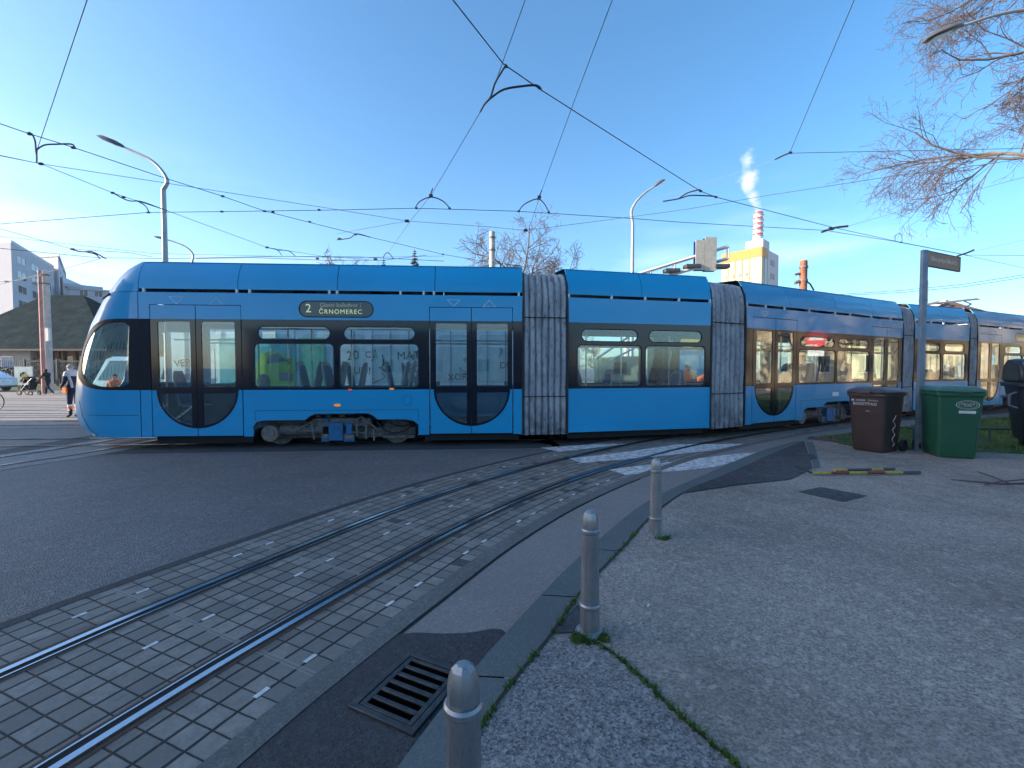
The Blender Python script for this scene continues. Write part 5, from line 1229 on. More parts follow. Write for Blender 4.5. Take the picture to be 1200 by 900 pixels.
c5 = wire('contact_wire', 'contact wire branching off below the left hanger towards the small lamp', [(-70, 170), (0, 182.5), (48, 192), (132, 226), (196, 247), (313, 290), (377, 300), (430, 304)], RC * .8, z=5.45, clamps=[(132, 226, .05), (145, 231, .05), (313, 290, .07)])
arms(*c5, [[(132, 226), (150, 235), (165, 236), (185, 243), (196, 247)], [(160, 235), (170, 241), (175, 249)], [(313, 290), (325, 293), (330, 299)], [(325, 293), (338, 294), (346, 300)]], 5.45, .012)
arms(*c1, [[(42, 175), (41, 165), (38, 158), (34, 155)], [(42, 176), (52, 170), (66, 169), (84, 169), (88, 174)], [(42, 176), (43, 183), (43, 190)]], 5.48, .013)
c6 = wire('contact_wire', 'far contact wire low at the left above the pale apartment block', [(-60, 253), (0, 268), (85, 292), (150, 296), (178, 301)], RC, clamps=[(85, 292, .08)])
arms(*c6, [[(83, 292), (95, 295), (108, 295), (124, 303)], [(100, 295), (112, 298), (117, 303)]], 5.45, .02)
wire('span_wire', 'thin span wire from the left edge to the far lamp', [(-60, 271), (0, 277), (178, 297), (400, 302), (520, 300)], .006, 5.8, WIRET)
wire('span_wire', 'lowest thin wire reaching across behind the nose of the tram', [(-60, 285), (0, 291), (114, 302), (200, 303), (320, 300.5), (420, 301), (520, 306)], .009, 5.5, WIREM)
wire('span_wire', 'short slanting wire above the dark hip roof', [(0, 333), (60, 318), (82, 313), (118, 303)], .010, 5.3, WIRET)
wire('span_wire', 'wire ending at the reddish mast low on the left', [(-60, 336), (0, 330), (20, 329), (50, 322)], .012, 5.5, WIRET, clamps=[(8, 330, .1), (28, 328, .1)])
s1 = wire('span_wire', 'steep wire from the top left corner down to the left hanger', [(124, -60, 6.2), (102, 0, 6.0), (44, 174, 5.6), (43, 190, 5.5)], .0055, 5.6, WIRET)
s2 = wire('span_wire', 'steep wire from the top middle through the pull-off arms to the tram roof', [(634, -50, 6.1), (615.5, 0, 6.0), (575, 112, 5.6), (563, 131, 5.55), (505, 229, 5.6), (481, 259, 5.8), (455, 296, 6.0)], .0055, 5.6, WIRET, clamps=[(505, 229, .07)])
arms(s2[0], s2[1], [[(487, 243), (492, 236), (505, 231), (518, 235), (527, 243.5)], [(507, 221), (503, 232)]], 5.55, .013)
s3 = wire('span_wire', 'steep wire right of the top middle down to the level contact wire', [(735, -50, 6.1), (717.5, 0, 6.0), (669, 129, 5.75), (635, 223, 5.6), (620, 268, 5.8)], .0055, 5.6, WIRET, clamps=[(632, 231, .07)])
arms(s3[0], s3[1], [[(608, 247), (615, 239), (630, 233), (638, 239), (643, 248)], [(635, 223), (630, 234)]], 5.55, .013)
s4 = wire('span_wire', 'steep wire from the top right ending at a small knot in the sky', [(1018, -50, 6.4), (1001, 0, 6.3), (926, 178, 5.9)], .0055, 5.9, WIRET, clamps=[(926, 179, .05)])
wire('span_wire', 'level wire from the knot in the sky to the bare tree', [(926, 179.5), (1098, 176), (1300, 172)], .0055, 5.9, WIRET)
wire('span_wire', 'faint wire from the knot in the sky to the thick contact wire', [(926, 179.5), (907, 188), (821, 217), (745, 240)], .004, 5.9, WIRET)
arms(s4[0], s4[1], [[(908, 187), (918, 182), (926, 179)]], 5.9, .012)
wire('span_wire', 'thin wire rising right from the crossing of the contact wires', [(994, 265), (1095, 236), (1191, 210), (1290, 186)], .005, 5.8, WIRET)
wire('span_wire', 'second thin wire rising right behind the bare tree twigs', [(1063, 267), (1100, 242), (1141, 210), (1190, 170)], .005, 6.0, WIRET)
wire('span_wire', 'upper cable of the pair rising to the right edge behind the street sign', [(985, 345), (1060, 340), (1130, 333), (1200, 322), (1290, 306)], .012, 5.5, WIREM)
wire('span_wire', 'lower cable of the pair rising to the right edge behind the street sign', [(985, 346.5), (1060, 342.5), (1130, 336), (1200, 325), (1290, 310)], .012, 5.45, WIREM)
wire('span_wire', 'thin wire from the crossing above the street sign up to the right edge', [(1141, 295), (1200, 281), (1290, 258)], .006, 5.7, WIRET)
wire('span_wire', 'short thin wire close above the tram roof beside the far lamp', [(230, 303), (300, 302), (380, 305), (450, 305), (500, 299)], .010, 5.6, WIRET, clamps=[(440, 304, .1), (372, 303, .08)])
c7 = wire('span_wire', 'thin wire with a small bow hanger over the tram roof left of the fir', [(395, 274), (460, 262), (480, 259)], .005, 5.8, WIRET, clamps=[(398, 280, .08)])
arms(c7[0], c7[1], [[(395, 281), (410, 279), (418, 274), (434, 278)], [(449, 302), (452, 297), (456, 297), (461, 303)]], 5.6, .014)
c8 = wire('span_wire', 'loop of wire hanging on the right contact wire before the street sign', [(1049, 283), (1049, 276), (1053, 273), (1057, 276), (1057, 284)], .008, 5.5, WIREM)

# =================================================================== TREES
BARK = mat('bark', (.15, .12, .10), .9, var=.4, scale=10, bmp=.5, bscale=25); TWIG = mat('twig', (.115, .080, .068), .85, var=.3, scale=3)
def bare_tree(name, label, loc, H, seed, spread=1.0, lean=(0, 0), twig=.006, levels=5, r0=None, droop=0.0, dens=1.0, first=.28, group=None, bark=None, nmax=9000, sides=3):
    rr = random.Random(seed); t = thing(name, label, 'tree', loc, 0, group); mt = MB(); mc = MB(); r0 = r0 or H * .022; cnt = [0]
    def seg(p, d, ln, r, lv):
        if cnt[0] > nmax: return
        cnt[0] += 1; n = 5 if lv < 3 else 3; pts = [p.copy()]; dd = d.copy(); q = p.copy()
        for i in range(n):
            dd = (dd + Vector((rr.gauss(0, 1), rr.gauss(0, 1), rr.gauss(0, 1))) * (.10 + .04 * lv) + Vector((0, 0, (.05 if lv < 3 else -.05 - droop) * 1))).normalized(); q = q + dd * (ln / n); pts.append(q.copy())
        re = max(twig * .5, r * (.55 if lv < 4 else .4)); rads = [r + (re - r) * i / n for i in range(n + 1)]
        (mt if lv < 2 else mc).tube(pts, rads, 8 if lv == 0 else (6 if lv == 1 else (4 if lv == 2 else sides)), cap=lv < 2)
        if lv >= levels: return
        k = int({0: 8, 1: 7, 2: 7, 3: 5, 4: 4}.get(lv, 3) * dens + rr.random())
        for j in range(k):
            f_ = (first if lv == 0 else .18) + (1 - (first if lv == 0 else .18)) * (j + rr.random()) / k; f_ = min(f_, .99)
            i = min(int(f_ * n), n - 1); bp = pts[i].lerp(pts[i + 1], f_ * n - i); tg = (pts[i + 1] - pts[i]).normalized()
            ax = Vector((rr.gauss(0, 1), rr.gauss(0, 1), rr.gauss(0, 1))); ax = (ax - tg * ax.dot(tg)).normalized()
            an = R(rr.uniform(35, 65) if lv < 2 else rr.uniform(25, 60)) * (1 if f_ < .9 else .6)
            nd = (tg * math.cos(an) + ax * math.sin(an) * spread).normalized()
            seg(bp, nd, ln * rr.uniform(.42, .68) * (1 - .25 * f_), rads[i] * rr.uniform(.45, .65), lv + 1)
    seg(Vector((0, 0, 0)), Vector((lean[0], lean[1], 1)).normalized(), H * .72, r0, 0)
    mt.build('trunk', bark or BARK, t, fixn=False); mc.build('crown', TWIG, t, fixn=False, sharp=180); return t
big = bare_tree('bare_tree', 'large bare tree with fine reddish twigs reaching in at the upper right', (17.2, 11.3, .05), 17.6, 3, 1.15, (-.03, 0), twig=.013, levels=5, r0=.24, droop=.02, dens=1.35, first=.45, nmax=30000)
mid = bare_tree('bare_tree', 'bare tree behind the tram roof beside the grey concrete mast', (AT(592, 430, 40).x, 40, 0), 15.2, 8, 1.4, (-.04, 0), twig=.03, levels=4, r0=.26, dens=1.2, first=.2)
bare_tree('bare_tree', 'lower bare tree above the bellows, right of the grey concrete mast', (AT(634, 430, 44).x, 44, 0), 13.4, 19, 1.3, (.0, 0), twig=.03, levels=4, r0=.22, dens=1.1, first=.2)
bare_tree('bare_tree', 'faint bare treetop just showing over the tram roof near the fir', (AT(408, 430, 60).x, 60, 0), 17.6, 12, 1.1, (0, 0), twig=.04, levels=4, dens=1.1)
def fir(label, px, Y, ytop, w_):
    b = AT(px, 430, Y); h = AT(px, ytop, Y).z; t = thing('fir_tree', label, 'tree', (b.x, Y, 0)); m = MB(); m.lathe([(.25, 0), (.04, h)], 8); m.build('trunk', BARK, t)
    m = MB()
    for k in range(46):
        z = h * (.2 + .8 * k / 46); rad = w_ * (1 - k / 46) ** .8 + .12
        for j in range(16):
            a = rnd.random() * 6.28; ln = rad * rnd.uniform(.6, 1.1); d = Vector((math.cos(a), math.sin(a), rnd.uniform(-.25, .15))); s = Vector((-d.y, d.x, 0)) * (.10 + ln * .12)
            p = Vector((0, 0, z)); m.add([p, p + d * ln * .6 + s, p + d * ln, p + d * ln * .6 - s], [(0, 1, 2, 3)])
    m.build('crown', mat('fir_needles', (.10, .10, .07), .9, var=.5, scale=2), t, fixn=False, sharp=180)
fir('small conical fir top showing over the tram roof', 487, 55, 292, 2.6); fir('lower fir top left of the conical one over the tram roof', 451, 60, 303, 2.2)
# plane trees to the right, mirrored by the tram
PL_ = mat('plane_bark', (.50, .38, .24), .85, var=.4, scale=2)
pt0 = bare_tree('plane_tree', 'pale barked tree off to the right, third from the near end of its row', (31, 4, 0), 11, 21, 1.0, (0, 0), twig=.03, levels=3, r0=.33, dens=1.1, bark=PL_, group='pale barked trees off to the right', first=.3)
for k, (x, y) in enumerate([(30, 8.5), (32, 13), (29.5, 17.5), (33, 22), (30, -1), (32, -5)]): dup(pt0, (x, y, 0), 1.3 * k, 'pale barked tree off to the right, %s of its row' % ['fourth from the near end', 'third from the far end', 'second from the far end', 'farthest', 'second from the near end', 'nearest'][k])
# shrubs and trees far away closing the view behind the tram
for k, (px, Y, h, s_) in enumerate([(250, 70, 6, 31), (330, 75, 7, 32), (700, 60, 7.5, 33), (960, 60, 7, 34)]):
    bare_tree('bare_tree', ['far bare tree hidden low behind the front car', 'far bare tree hidden behind the front car windows', 'far bare tree low behind the second car', 'far bare tree low behind the centre car'][k], (AT(px, 430, Y).x, Y, 0), h, s_, 1.2, levels=3, twig=.05)

# =================================================================== BINS
def rr_ring(w_, d_, r, z, n=4):
    return [(x, y, z) for x, y in rrect(-w_ / 2, -d_ / 2, w_ / 2, d_ / 2, r, n)]
def loft(mb, rings, cap0=True, cap1=True, mi=0):
    n = len(rings[0]); o = len(mb.v)
    for rg in rings: mb.v += [tuple(p) for p in rg]
    for i in range(len(rings) - 1):
        for k in range(n): mb.f.append((o + i * n + k, o + i * n + (k + 1) % n, o + (i + 1) * n + (k + 1) % n, o + (i + 1) * n + k)); mb.m.append(mi)
    if cap0: mb.f.append(tuple(o + k for k in range(n))[::-1]); mb.m.append(mi)
    if cap1: mb.f.append(tuple(o + (len(rings) - 1) * n + k for k in range(n))); mb.m.append(mi)
def wheelie(label, loc, rz, col, k=1.12):
    t = thing('wheelie_bin', label, 'bin', loc, rz); PM = mat('plastic_' + col[0], col[1], .42, var=.12, scale=4, bmp=.08, bscale=120, spec=.5); LM = mat('lid_' + col[0], col[2], .38, var=.12, scale=5)
    m = MB(); Rg = lambda w_, d_, z, dy=0: [(x * .94, y + dy, z_) for x, y, z_ in rr_ring(w_ * k, d_ * k, .05 * k, z * k)]
    loft(m, [Rg(.46, .50, .01), Rg(.475, .52, .03), Rg(.50, .56, .30), Rg(.50, .57, .32), Rg(.56, .66, .90), Rg(.565, .67, .93)])
    m.build('body', PM, t, sharp=30)
    m = MB(); loft(m, [Rg(.585, .70, .925), Rg(.60, .715, .935), Rg(.60, .715, .985), Rg(.585, .70, .99)]); m.build('rim', PM, t, sharp=30)
    m = MB(); a_ = Rg(.60, .74, .992, -.01); b_ = Rg(.61, .75, 1.0, -.01); c_ = [(x * 1.0, y, z + .045 * k * (1 - abs(y / (.375 * k)) ** 2) * .6 + .02 * k) for x, y, z in Rg(.57, .70, 1.005, -.01)]; d_ = [(x, y, z + .05 * k + .02) for x, y, z in Rg(.40, .50, 1.005, -.01)]
    loft(m, [a_, b_, c_, d_]); ld = m.build('lid', LM, t, sharp=40)
    m = MB(); m.box((-.10 * k, -.42 * k, .985 * k), (.10 * k, -.37 * k, 1.02 * k)); m.build('lid_grip', LM, ld, bevel=.008)
    for x in (-.27, .27):
        m = MB(); m.tube([(x * k - .03, .30 * k, .10 * k), (x * k + .03, .30 * k, .10 * k)], .10 * k, 20); m.build('wheel', RUBBER, t, bevel=.008)
    m = MB(); m.tube([(-.25 * k, .30 * k, .10 * k), (.25 * k, .30 * k, .10 * k)], .015, 8); m.build('axle', RUBBER, t)
    m = MB(); m.tube([(-.26 * k, .34 * k, .95 * k), (-.26 * k, .42 * k, .97 * k), (.26 * k, .42 * k, .97 * k), (.26 * k, .34 * k, .95 * k)], .016, 8); m.build('handle', PM, t)
    for x in (-.2, .2): m = MB(); m.tube([(x * k - .03, .39 * k, 1.0 * k), (x * k + .03, .39 * k, 1.0 * k)], .022, 10); m.build('hinge', RUBBER, t)
    # front slope: y at height z
    fy = lambda z: -(.285 + .045 * (z / k - .32) / .58) * k - .0 if z > .32 * k else -.28 * k
    front = lambda x, z, d: Vector((x, fy(z) - .004 - d, z))
    return t, front, k
LETW = mat('white_print', (.62, .62, .62), .5)
bp = G(1033, 531, .045); gp = G(1117, 537, .045)
brz = math.atan2(-bp.y, -bp.x) + R(90) - R(23)
t, fr_, k = wheelie('dark brown organic waste wheelie bin with white print, left of the sign post', (bp.x + .12, bp.y + .30, .045), brz, ('brown', (.055, .033, .030), (.07, .05, .052)))
text_obj('lettering', 'BIOOTPAD', .075, LETW, t, lambda a_, b_, c_: fr_(a_ * 1.0 - .02, .80 * k + b_, c_), .0006, bold=True, sp=1.05)
for s_, x, z, h in (('ZAGREB', -.09, .86, .042), ('ČISTOĆA', .11, .86, .038), ('240 L', .03, .685, .03)): text_obj('lettering', s_, h, LETW, t, lambda a_, b_, c_, x=x, z=z: fr_(x + a_, z * k + b_, c_), .0006)
m = MB(); m.prism([(-.235, .845 * k), (-.195, .845 * k), (-.195, .875 * k), (-.235, .875 * k)], .001, lambda a_, b_, c_: fr_(a_, b_, c_)); m.build('emblem', LETW, t)
m = MB(); 
for z0 in (.35,):
    pts = [Vector((.255 * k + .012 + .0 * i, -.02 + .05 * math.sin(i * 1.9), (.12 + .052 * i))) for i in range(12)]; pts = [Vector((.25 * k + .035 * (p.z / k) + .0035, p.y, p.z)) for p in pts]; m.tube(crom(pts, 4), .007, 5)
m.build('graffiti', mat('pink_print', (.55, .42, .40), .5), t)
grz = math.atan2(-gp.y, -gp.x) + R(90) + R(22)
t, fr2_, k = wheelie('dark green wheelie bin with a white oval emblem, right of the sign post', (gp.x + .16, gp.y + .26, .045), grz, ('green', (.014, .085, .045), (.05, .13, .10)), 1.17)
m = MB(); xo = .09
for ro, ri in ((1.0, .94), (.78, .745)):
    n_ = 40; o_ = len(m.v)
    for j in range(n_):
        a = 2 * math.pi * j / n_
        for q in (ro, ri): m.v.append(fr2_(xo + .155 * q * math.cos(a), .80 * k + .075 * q * math.sin(a), .001))
    for j in range(n_): m.f.append((o_ + 2 * j, o_ + 2 * ((j + 1) % n_), o_ + 2 * ((j + 1) % n_) + 1, o_ + 2 * j + 1)); m.m.append(0)
m.build('emblem', LETW, t)
text_obj('lettering', 'ČISTOĆA', .042, LETW, t, lambda a_, b_, c_: fr2_(xo + a_, .81 * k + b_, c_), .0006); text_obj('lettering', 'ZAGREB', .028, LETW, t, lambda a_, b_, c_: fr2_(xo + a_, .785 * k + b_, c_), .0006)
m = MB(); m.prism([(xo - .11, .675 * k), (xo + .11, .675 * k), (xo + .11, .715 * k), (xo - .11, .715 * k)], .0015, lambda a_, b_, c_: fr2_(a_, b_, c_)); m.build('sticker', LETW, t)
# large black container at the right edge
cpz = G(1195, 531, .045); CB_ = mat('plastic_black', (.018, .021, .030), .45, var=.2, scale=4)
t = thing('waste_container', 'large black wheeled waste container with domed lid at the right edge', 'container', (cpz.x + 1.08, cpz.y + .30, .045), math.atan2(-cpz.y, -cpz.x) + R(90) + R(14))
m = MB(); loft(m, [rr_ring(1.02, .68, .08, .16), rr_ring(1.06, .72, .08, .2), rr_ring(1.30, 1.0, .1, 1.20)]); m.build('body', CB_, t, sharp=30)
m = MB(); loft(m, [rr_ring(1.38, 1.08, .1, 1.20), rr_ring(1.40, 1.10, .1, 1.22), rr_ring(1.40, 1.10, .1, 1.28), rr_ring(1.36, 1.06, .1, 1.29)]); m.build('rim', CB_, t, sharp=30)
m = MB(); prof = [(-.52, 1.29), (-.55, 1.36), (-.50, 1.56), (-.36, 1.70), (-.1, 1.75), (.25, 1.74), (.48, 1.62), (.54, 1.4), (.52, 1.29)]
m.prism(prof, 1.34, lambda y, z, x: (x - .67, y, z)); ld = m.build('lid', CB_, t, bevel=.05, seg=3)
for x in (-.60, .60): m = MB(); m.tube([(x, -.56, 1.30), (x, -.58, 1.42), (x, -.55, 1.55), (x, -.44, 1.68)], .022, 8); m.build('lid_rib', mat('plastic_grey', (.10, .11, .13), .5), ld)
for sx_ in (-1, 1):
    m = MB(); m.tube([(sx_ * .64, 0, 1.0), (sx_ * .78, 0, 1.0)], .035, 12); m.build('trunnion', MATS['plastic_grey'], t)
    m = MB(); m.tube([(sx_ * .66, -.35, 1.1), (sx_ * .75, -.35, 1.05), (sx_ * .75, -.35, .85), (sx_ * .64, -.35, .80)], .022, 8); m.build('side_handle', MATS['plastic_grey'], t)
    for y in (-.27, .27): m = MB(); m.tube([(sx_ * .40 - .03, y, .10), (sx_ * .40 + .03, y, .10)], .10, 16); m.build('wheel', RUBBER, t); m = MB(); m.box((sx_ * .40 - .05, y - .04, .1), (sx_ * .40 + .05, y + .04, .19)); m.build('caster_fork', GRIME, t)
yy = lambda z: -(.36 + .14 * (z - .2)) - .004
m = MB(); 
m.prism([(-.50, .62), (-.22, .62), (-.22, .95), (-.50, .95)], .002, lambda a_, b_, c_: (a_, yy(b_) - c_, b_)); st = m.build('sticker', mat('sticker_red', (.50, .03, .05), .4), t)
m = MB(); m.prism([(-.50, .78), (-.40, .95), (-.50, .95)], .002, lambda a_, b_, c_: (a_, yy(b_) - .003 - c_, b_)); m.prism([(-.50, .70), (-.42, .66), (-.36, .80), (-.24, .84), (-.26, .90), (-.40, .88), (-.46, .76)], .002, lambda a_, b_, c_: (a_, yy(b_) - .003 - c_, b_)); m.build('sticker_white', LETW, st)
m = MB(); m.tube(crom([Vector((-.42, -.575, 1.40)), Vector((-.36, -.58, 1.5)), Vector((-.30, -.58, 1.46)), Vector((-.28, -.58, 1.38))], 4), .008, 5); m.build('scrawl', LETW, ld)

# hazard bars on the ground
def bar(label, pa, pb, r, bands, hook=None, z=.08):
    a, b = G(*pa, z), G(*pb, z); t = thing('barrier_bar', label, 'bar', tuple(a)); v = b - a; n_ = len(bands)
    for k_, c_ in enumerate(bands):
        m = MB(); m.tube([v * (k_ / n_), v * ((k_ + 1) / n_)], r, 8); m.build('band', c_, t)
    if hook: m = MB(); m.tube([Vector((0, 0, 0)), Vector((-.10, .03, .05)), Vector((-.20, .08, .10))], r * .7, 8); m.build('end_hook', INTD, t)
    return t
YD = mat('bar_yellow', (.40, .32, .04), .6, var=.3, scale=20); RD = mat('bar_red', (.22, .025, .03), .6, var=.3, scale=20)
bar('red and yellow striped bar with a hooked end lying on the pavement', (952, 554.5), (1078, 553.5), .022, [YD, RD, YD, RD, YD, INTD], True)
bar('shorter dark striped bar lying just behind the red and yellow one', (978, 551), (1048, 549.5), .022, [YD, INTD, INTD, YD, INTD], False)
mm = MB()
BRN = mat('stain_brown', (.085, .05, .05), .85, var=.4, scale=9)
tb = thing('fallen_branch', 'thin reddish fallen branch lying on the pavement in front of the green bin', 'branch', tuple(G(1116, 562, .05)))
o0 = Vector(tb.location)
mm.tube([G(x, y, .058) - o0 for x, y in [(1114, 562), (1140, 564), (1175, 567), (1215, 566)]], [.004, .008, .010, .012], 5); mm.tube([G(x, y, .058) - o0 for x, y in [(1146, 553), (1162, 558), (1182, 566)]], .006, 5); mm.tube([G(x, y, .058) - o0 for x, y in [(1154, 568), (1172, 564), (1200, 562)]], .006, 5); mm.build('twig', BRN, tb)

# =================================================================== PEOPLE
def person(label, loc, rz, pose, cols, H=1.75, cat='person', hair=HAIRG, legstripe=False, hood=False):
    """pose: dict of joint positions relative to the feet, metres for H=1.75, facing -Y"""
    t = thing('person', label, cat, loc, rz); s = H / 1.75
    J = dict(pelvis=(0, 0, .95), spine=(0, 0, 1.15), chest=(0, .01, 1.34), neck=(0, .0, 1.49), head=(0, -.015, 1.60), crown=(0, -.01, 1.69),
             sl=(-.18, .0, 1.41), el=(-.25, .02, 1.13), wl=(-.25, -.06, .88), hl=(-.25, -.09, .81), sr=(.18, 0, 1.41), er=(.25, .02, 1.13), wr=(.25, -.06, .88), hr=(.25, -.09, .81),
             pl=(-.09, 0, .90), kl=(-.10, -.02, .48), al=(-.10, .01, .09), tl=(-.11, -.14, .03), pr=(.09, 0, .90), kr=(.10, -.02, .48), ar=(.10, .01, .09), tr=(.11, -.14, .03))
    J.update(pose)
    Rr = dict(pelvis=.15, spine=.145, chest=.155, neck=.06, head=.085, crown=.065, sl=.085, el=.058, wl=.034, hl=.03, sr=.085, er=.058, wr=.034, hr=.03, pl=.105, kl=.070, al=.045, tl=.038, pr=.105, kr=.070, ar=.045, tr=.038)
    bones = [('pelvis', 'spine'), ('spine', 'chest'), ('chest', 'neck'), ('neck', 'head'), ('head', 'crown'), ('chest', 'sl'), ('sl', 'el'), ('el', 'wl'), ('wl', 'hl'), ('chest', 'sr'), ('sr', 'er'), ('er', 'wr'), ('wr', 'hr'), ('pelvis', 'pl'), ('pl', 'kl'), ('kl', 'al'), ('al', 'tl'), ('pelvis', 'pr'), ('pr', 'kr'), ('kr', 'ar'), ('ar', 'tr')]
    for h_, w_ in (('hl', 'wl'), ('hr', 'wr')):       # five fingers each
        hv = Vector(J[h_]); dv = (hv - Vector(J[w_])).normalized(); sv_ = dv.cross(Vector((1, 0, 0)));
        sv_ = sv_.normalized() if sv_.length > .1 else Vector((0, 1, 0))
        for f_ in range(5):
            o_ = (f_ - 1.5) * .018; ln = (.075, .085, .08, .065, .05)[f_]
            if f_ == 4: a_ = hv - dv * .03 + sv_ * -.035; b_ = a_ + (dv * .6 - sv_ * .8).normalized() * .05
            else: a_ = hv + sv_ * o_; b_ = a_ + dv * ln + Vector((.012 if h_ == 'hl' else -.012, 0, 0))
            J[h_ + 'a%d' % f_] = tuple(a_ + dv * .02); J[h_ + 'b%d' % f_] = tuple(b_); Rr[h_ + 'a%d' % f_] = .011; Rr[h_ + 'b%d' % f_] = .009; bones += [(h_, h_ + 'a%d' % f_), (h_ + 'a%d' % f_, h_ + 'b%d' % f_)]
    names = list(J); me = bpy.data.meshes.new('body'); me.from_pydata([Vector(J[n_]) * s for n_ in names], [(names.index(a_), names.index(b_)) for a_, b_ in bones], [])
    o = bpy.data.objects.new('body', me); C.objects.link(o)
    md = o.modifiers.new('skin', 'SKIN'); sb_ = o.modifiers.new('sub', 'SUBSURF'); sb_.levels = 1; sb_.render_levels = 1
    if not me.skin_vertices: me.skin_vertices.new(name='')
    for i, n_ in enumerate(names): me.skin_vertices[0].data[i].radius = (Rr[n_] * s, Rr[n_] * s * (.75 if n_ in ('pelvis', 'spine', 'chest') else 1))
    me.skin_vertices[0].data[0].use_root = True
    dg = bpy.context.evaluated_depsgraph_get(); nm = bpy.data.meshes.new_from_object(o.evaluated_get(dg)); bpy.data.objects.remove(o)
    nm.materials.clear(); MS = [cols['top'], cols['legs'], SKIN, cols['shoes'], cols.get('band', cols['legs']), cols.get('band2', cols['legs']), cols.get('shoulder', cols['top'])]
    for mm_ in MS: nm.materials.append(mm_)
    segs = [(a_, b_, Vector(J[a_]) * s, Vector(J[b_]) * s) for a_, b_ in bones]
    for p in nm.polygons:
        c_ = p.center; best = None
        for a_, b_, A_, B_ in segs:
            v = B_ - A_; f_ = max(0, min(1, (c_ - A_).dot(v) / max(1e-9, v.dot(v)))); d = (c_ - A_ - v * f_).length - Rr[a_] * s * .6
            if best is None or d < best[0]: best = (d, a_, b_, f_)
        _, a_, b_, f_ = best; i = 0
        if a_ in ('neck', 'head') or b_ == 'crown': i = 2
        elif a_[:2] in ('hl', 'hr') or (a_ in ('wl', 'wr')): i = 2
        elif a_ in ('pl', 'pr', 'kl', 'kr') or b_ in ('pl', 'pr'): i = 1
        elif a_ in ('al', 'ar') or b_ in ('tl', 'tr'): i = 3
        elif b_ in ('sl', 'sr') or (a_ == 'chest' and b_ == 'neck'): i = 6
        if a_ in ('kl', 'kr') and 'band' in cols and .22 < f_ < .62: i = 4 if .32 < f_ < .52 else 5
        if a_ in ('pelvis',) and b_ in ('pl', 'pr') : i = 1
        p.material_index = i
    ob = fin('body', nm, t, sharp=180)
    hd = Vector(J['head']) * s; m = MB()     # hair cap, face details
    vs = []
    for i in range(7):
        th = R(90) * i / 6 * 1.15
        for k_ in range(14):
            a_ = 2 * math.pi * k_ / 14; rr0 = .098 * s; yb = .018 * s
            vs.append(hd + Vector((rr0 * .9 * math.sin(th) * math.cos(a_), rr0 * 1.08 * math.sin(th) * math.sin(a_) + yb, .03 * s + rr0 * 1.0 * math.cos(th) + (.03 * s if math.sin(a_) < -.3 and i > 4 else 0))))
    m.v = vs; m.f = [(i * 14 + k_, i * 14 + (k_ + 1) % 14, (i + 1) * 14 + (k_ + 1) % 14, (i + 1) * 14 + k_) for i in range(6) for k_ in range(14)]; m.m = [0] * len(m.f); m.build('hair', hair, t)
    m = MB(); m.tube([hd + Vector((0, -.075, .01)) * s, hd + Vector((0, -.112, -.015)) * s, hd + Vector((0, -.08, -.03)) * s], [.008 * s, .014 * s, .01 * s], 6); m.build('nose', SKIN, t)
    for x in (-.032, .032): m = MB(); m.lathe([(.001, -.010 * s), (.011 * s, 0), (.001, .010 * s)], 8, c=tuple(hd + Vector((x, -.080, .018)) * s)); m.build('eye', BLACKCL, t)
    for x in (-.085, .085): m = MB(); m.lathe([(.004, -.03 * s), (.014 * s, 0), (.006, .025 * s)], 8, c=tuple(hd + Vector((x, .0, 0)) * s)); m.build('ear', SKIN, t)
    m = MB(); m.tube([hd + Vector((-.022, -.083, -.048)) * s, hd + Vector((0, -.092, -.05)) * s, hd + Vector((.022, -.083, -.048)) * s], .005 * s, 5); m.build('mouth', mat('lips', (.35, .12, .10), .6), t)
    if hood:
        m = MB(); m.tube([hd + Vector((-.1, .06, -.10)) * s, hd + Vector((0, .14, -.08)) * s, hd + Vector((.1, .06, -.10)) * s], .05 * s, 8); m.build('hood', cols.get('shoulder', cols['top']), t)
    return t
g = G(87, 489)
wk = person('worker in navy and pale hi-vis workwear with orange bands standing by the tram nose', (g.x, g.y, 0), R(-100), dict(neck=(0, -.05, 1.47), head=(0, -.11, 1.57), crown=(0, -.12, 1.66), wl=(-.18, -.24, 1.0), hl=(-.14, -.3, .98), wr=(.18, -.22, .98), hr=(.15, -.28, .95)),
            dict(top=NAVY, legs=NAVY, shoes=BLACKCL, band=ORANGE, band2=WHITEREF, shoulder=LIGHTCL), 1.80, hair=HAIRG, hood=True)
m = MB(); m.box((-.13, -.17, .84), (-.02, -.13, 1.0)); m.box((.19, -.1, .80), (.24, .04, .98)); m.build('orange_pocket', ORANGE, wk, bevel=.01)
m = MB(); m.tube([(-.2, .12, 1.38), (-.17, .17, 1.2), (-.13, .16, .98)], .035, 6); m.tube([(.2, .10, 1.38), (.17, .15, 1.2), (.13, .15, .98)], .035, 6); m.build('pale_panel', LIGHTCL, wk)
g = G(54, 463); st = (g.x, g.y)
person('person in black walking left while pushing a stroller across the square', (g.x + .15, g.y, 0), R(-90), dict(pelvis=(0, 0, .92), spine=(0, -.03, 1.12), chest=(0, -.07, 1.30), neck=(0, -.11, 1.44), head=(0, -.15, 1.55), crown=(0, -.16, 1.64), sl=(-.17, -.09, 1.36), sr=(.17, -.09, 1.36), el=(-.22, -.2, 1.12), er=(.22, -.2, 1.12), wl=(-.16, -.45, 1.08), wr=(.16, -.45, 1.08), hl=(-.14, -.52, 1.08), hr=(.14, -.52, 1.08), pl=(-.09, 0, .88), pr=(.09, 0, .88), kl=(-.10, -.22, .50), al=(-.10, -.25, .10), tl=(-.1, -.40, .04), kr=(.10, .10, .48), ar=(.10, .42, .16), tr=(.1, .36, .03)),
       dict(top=BLACKCL, legs=BLACKCL, shoes=WHITE), 1.66, hair=HAIRB)
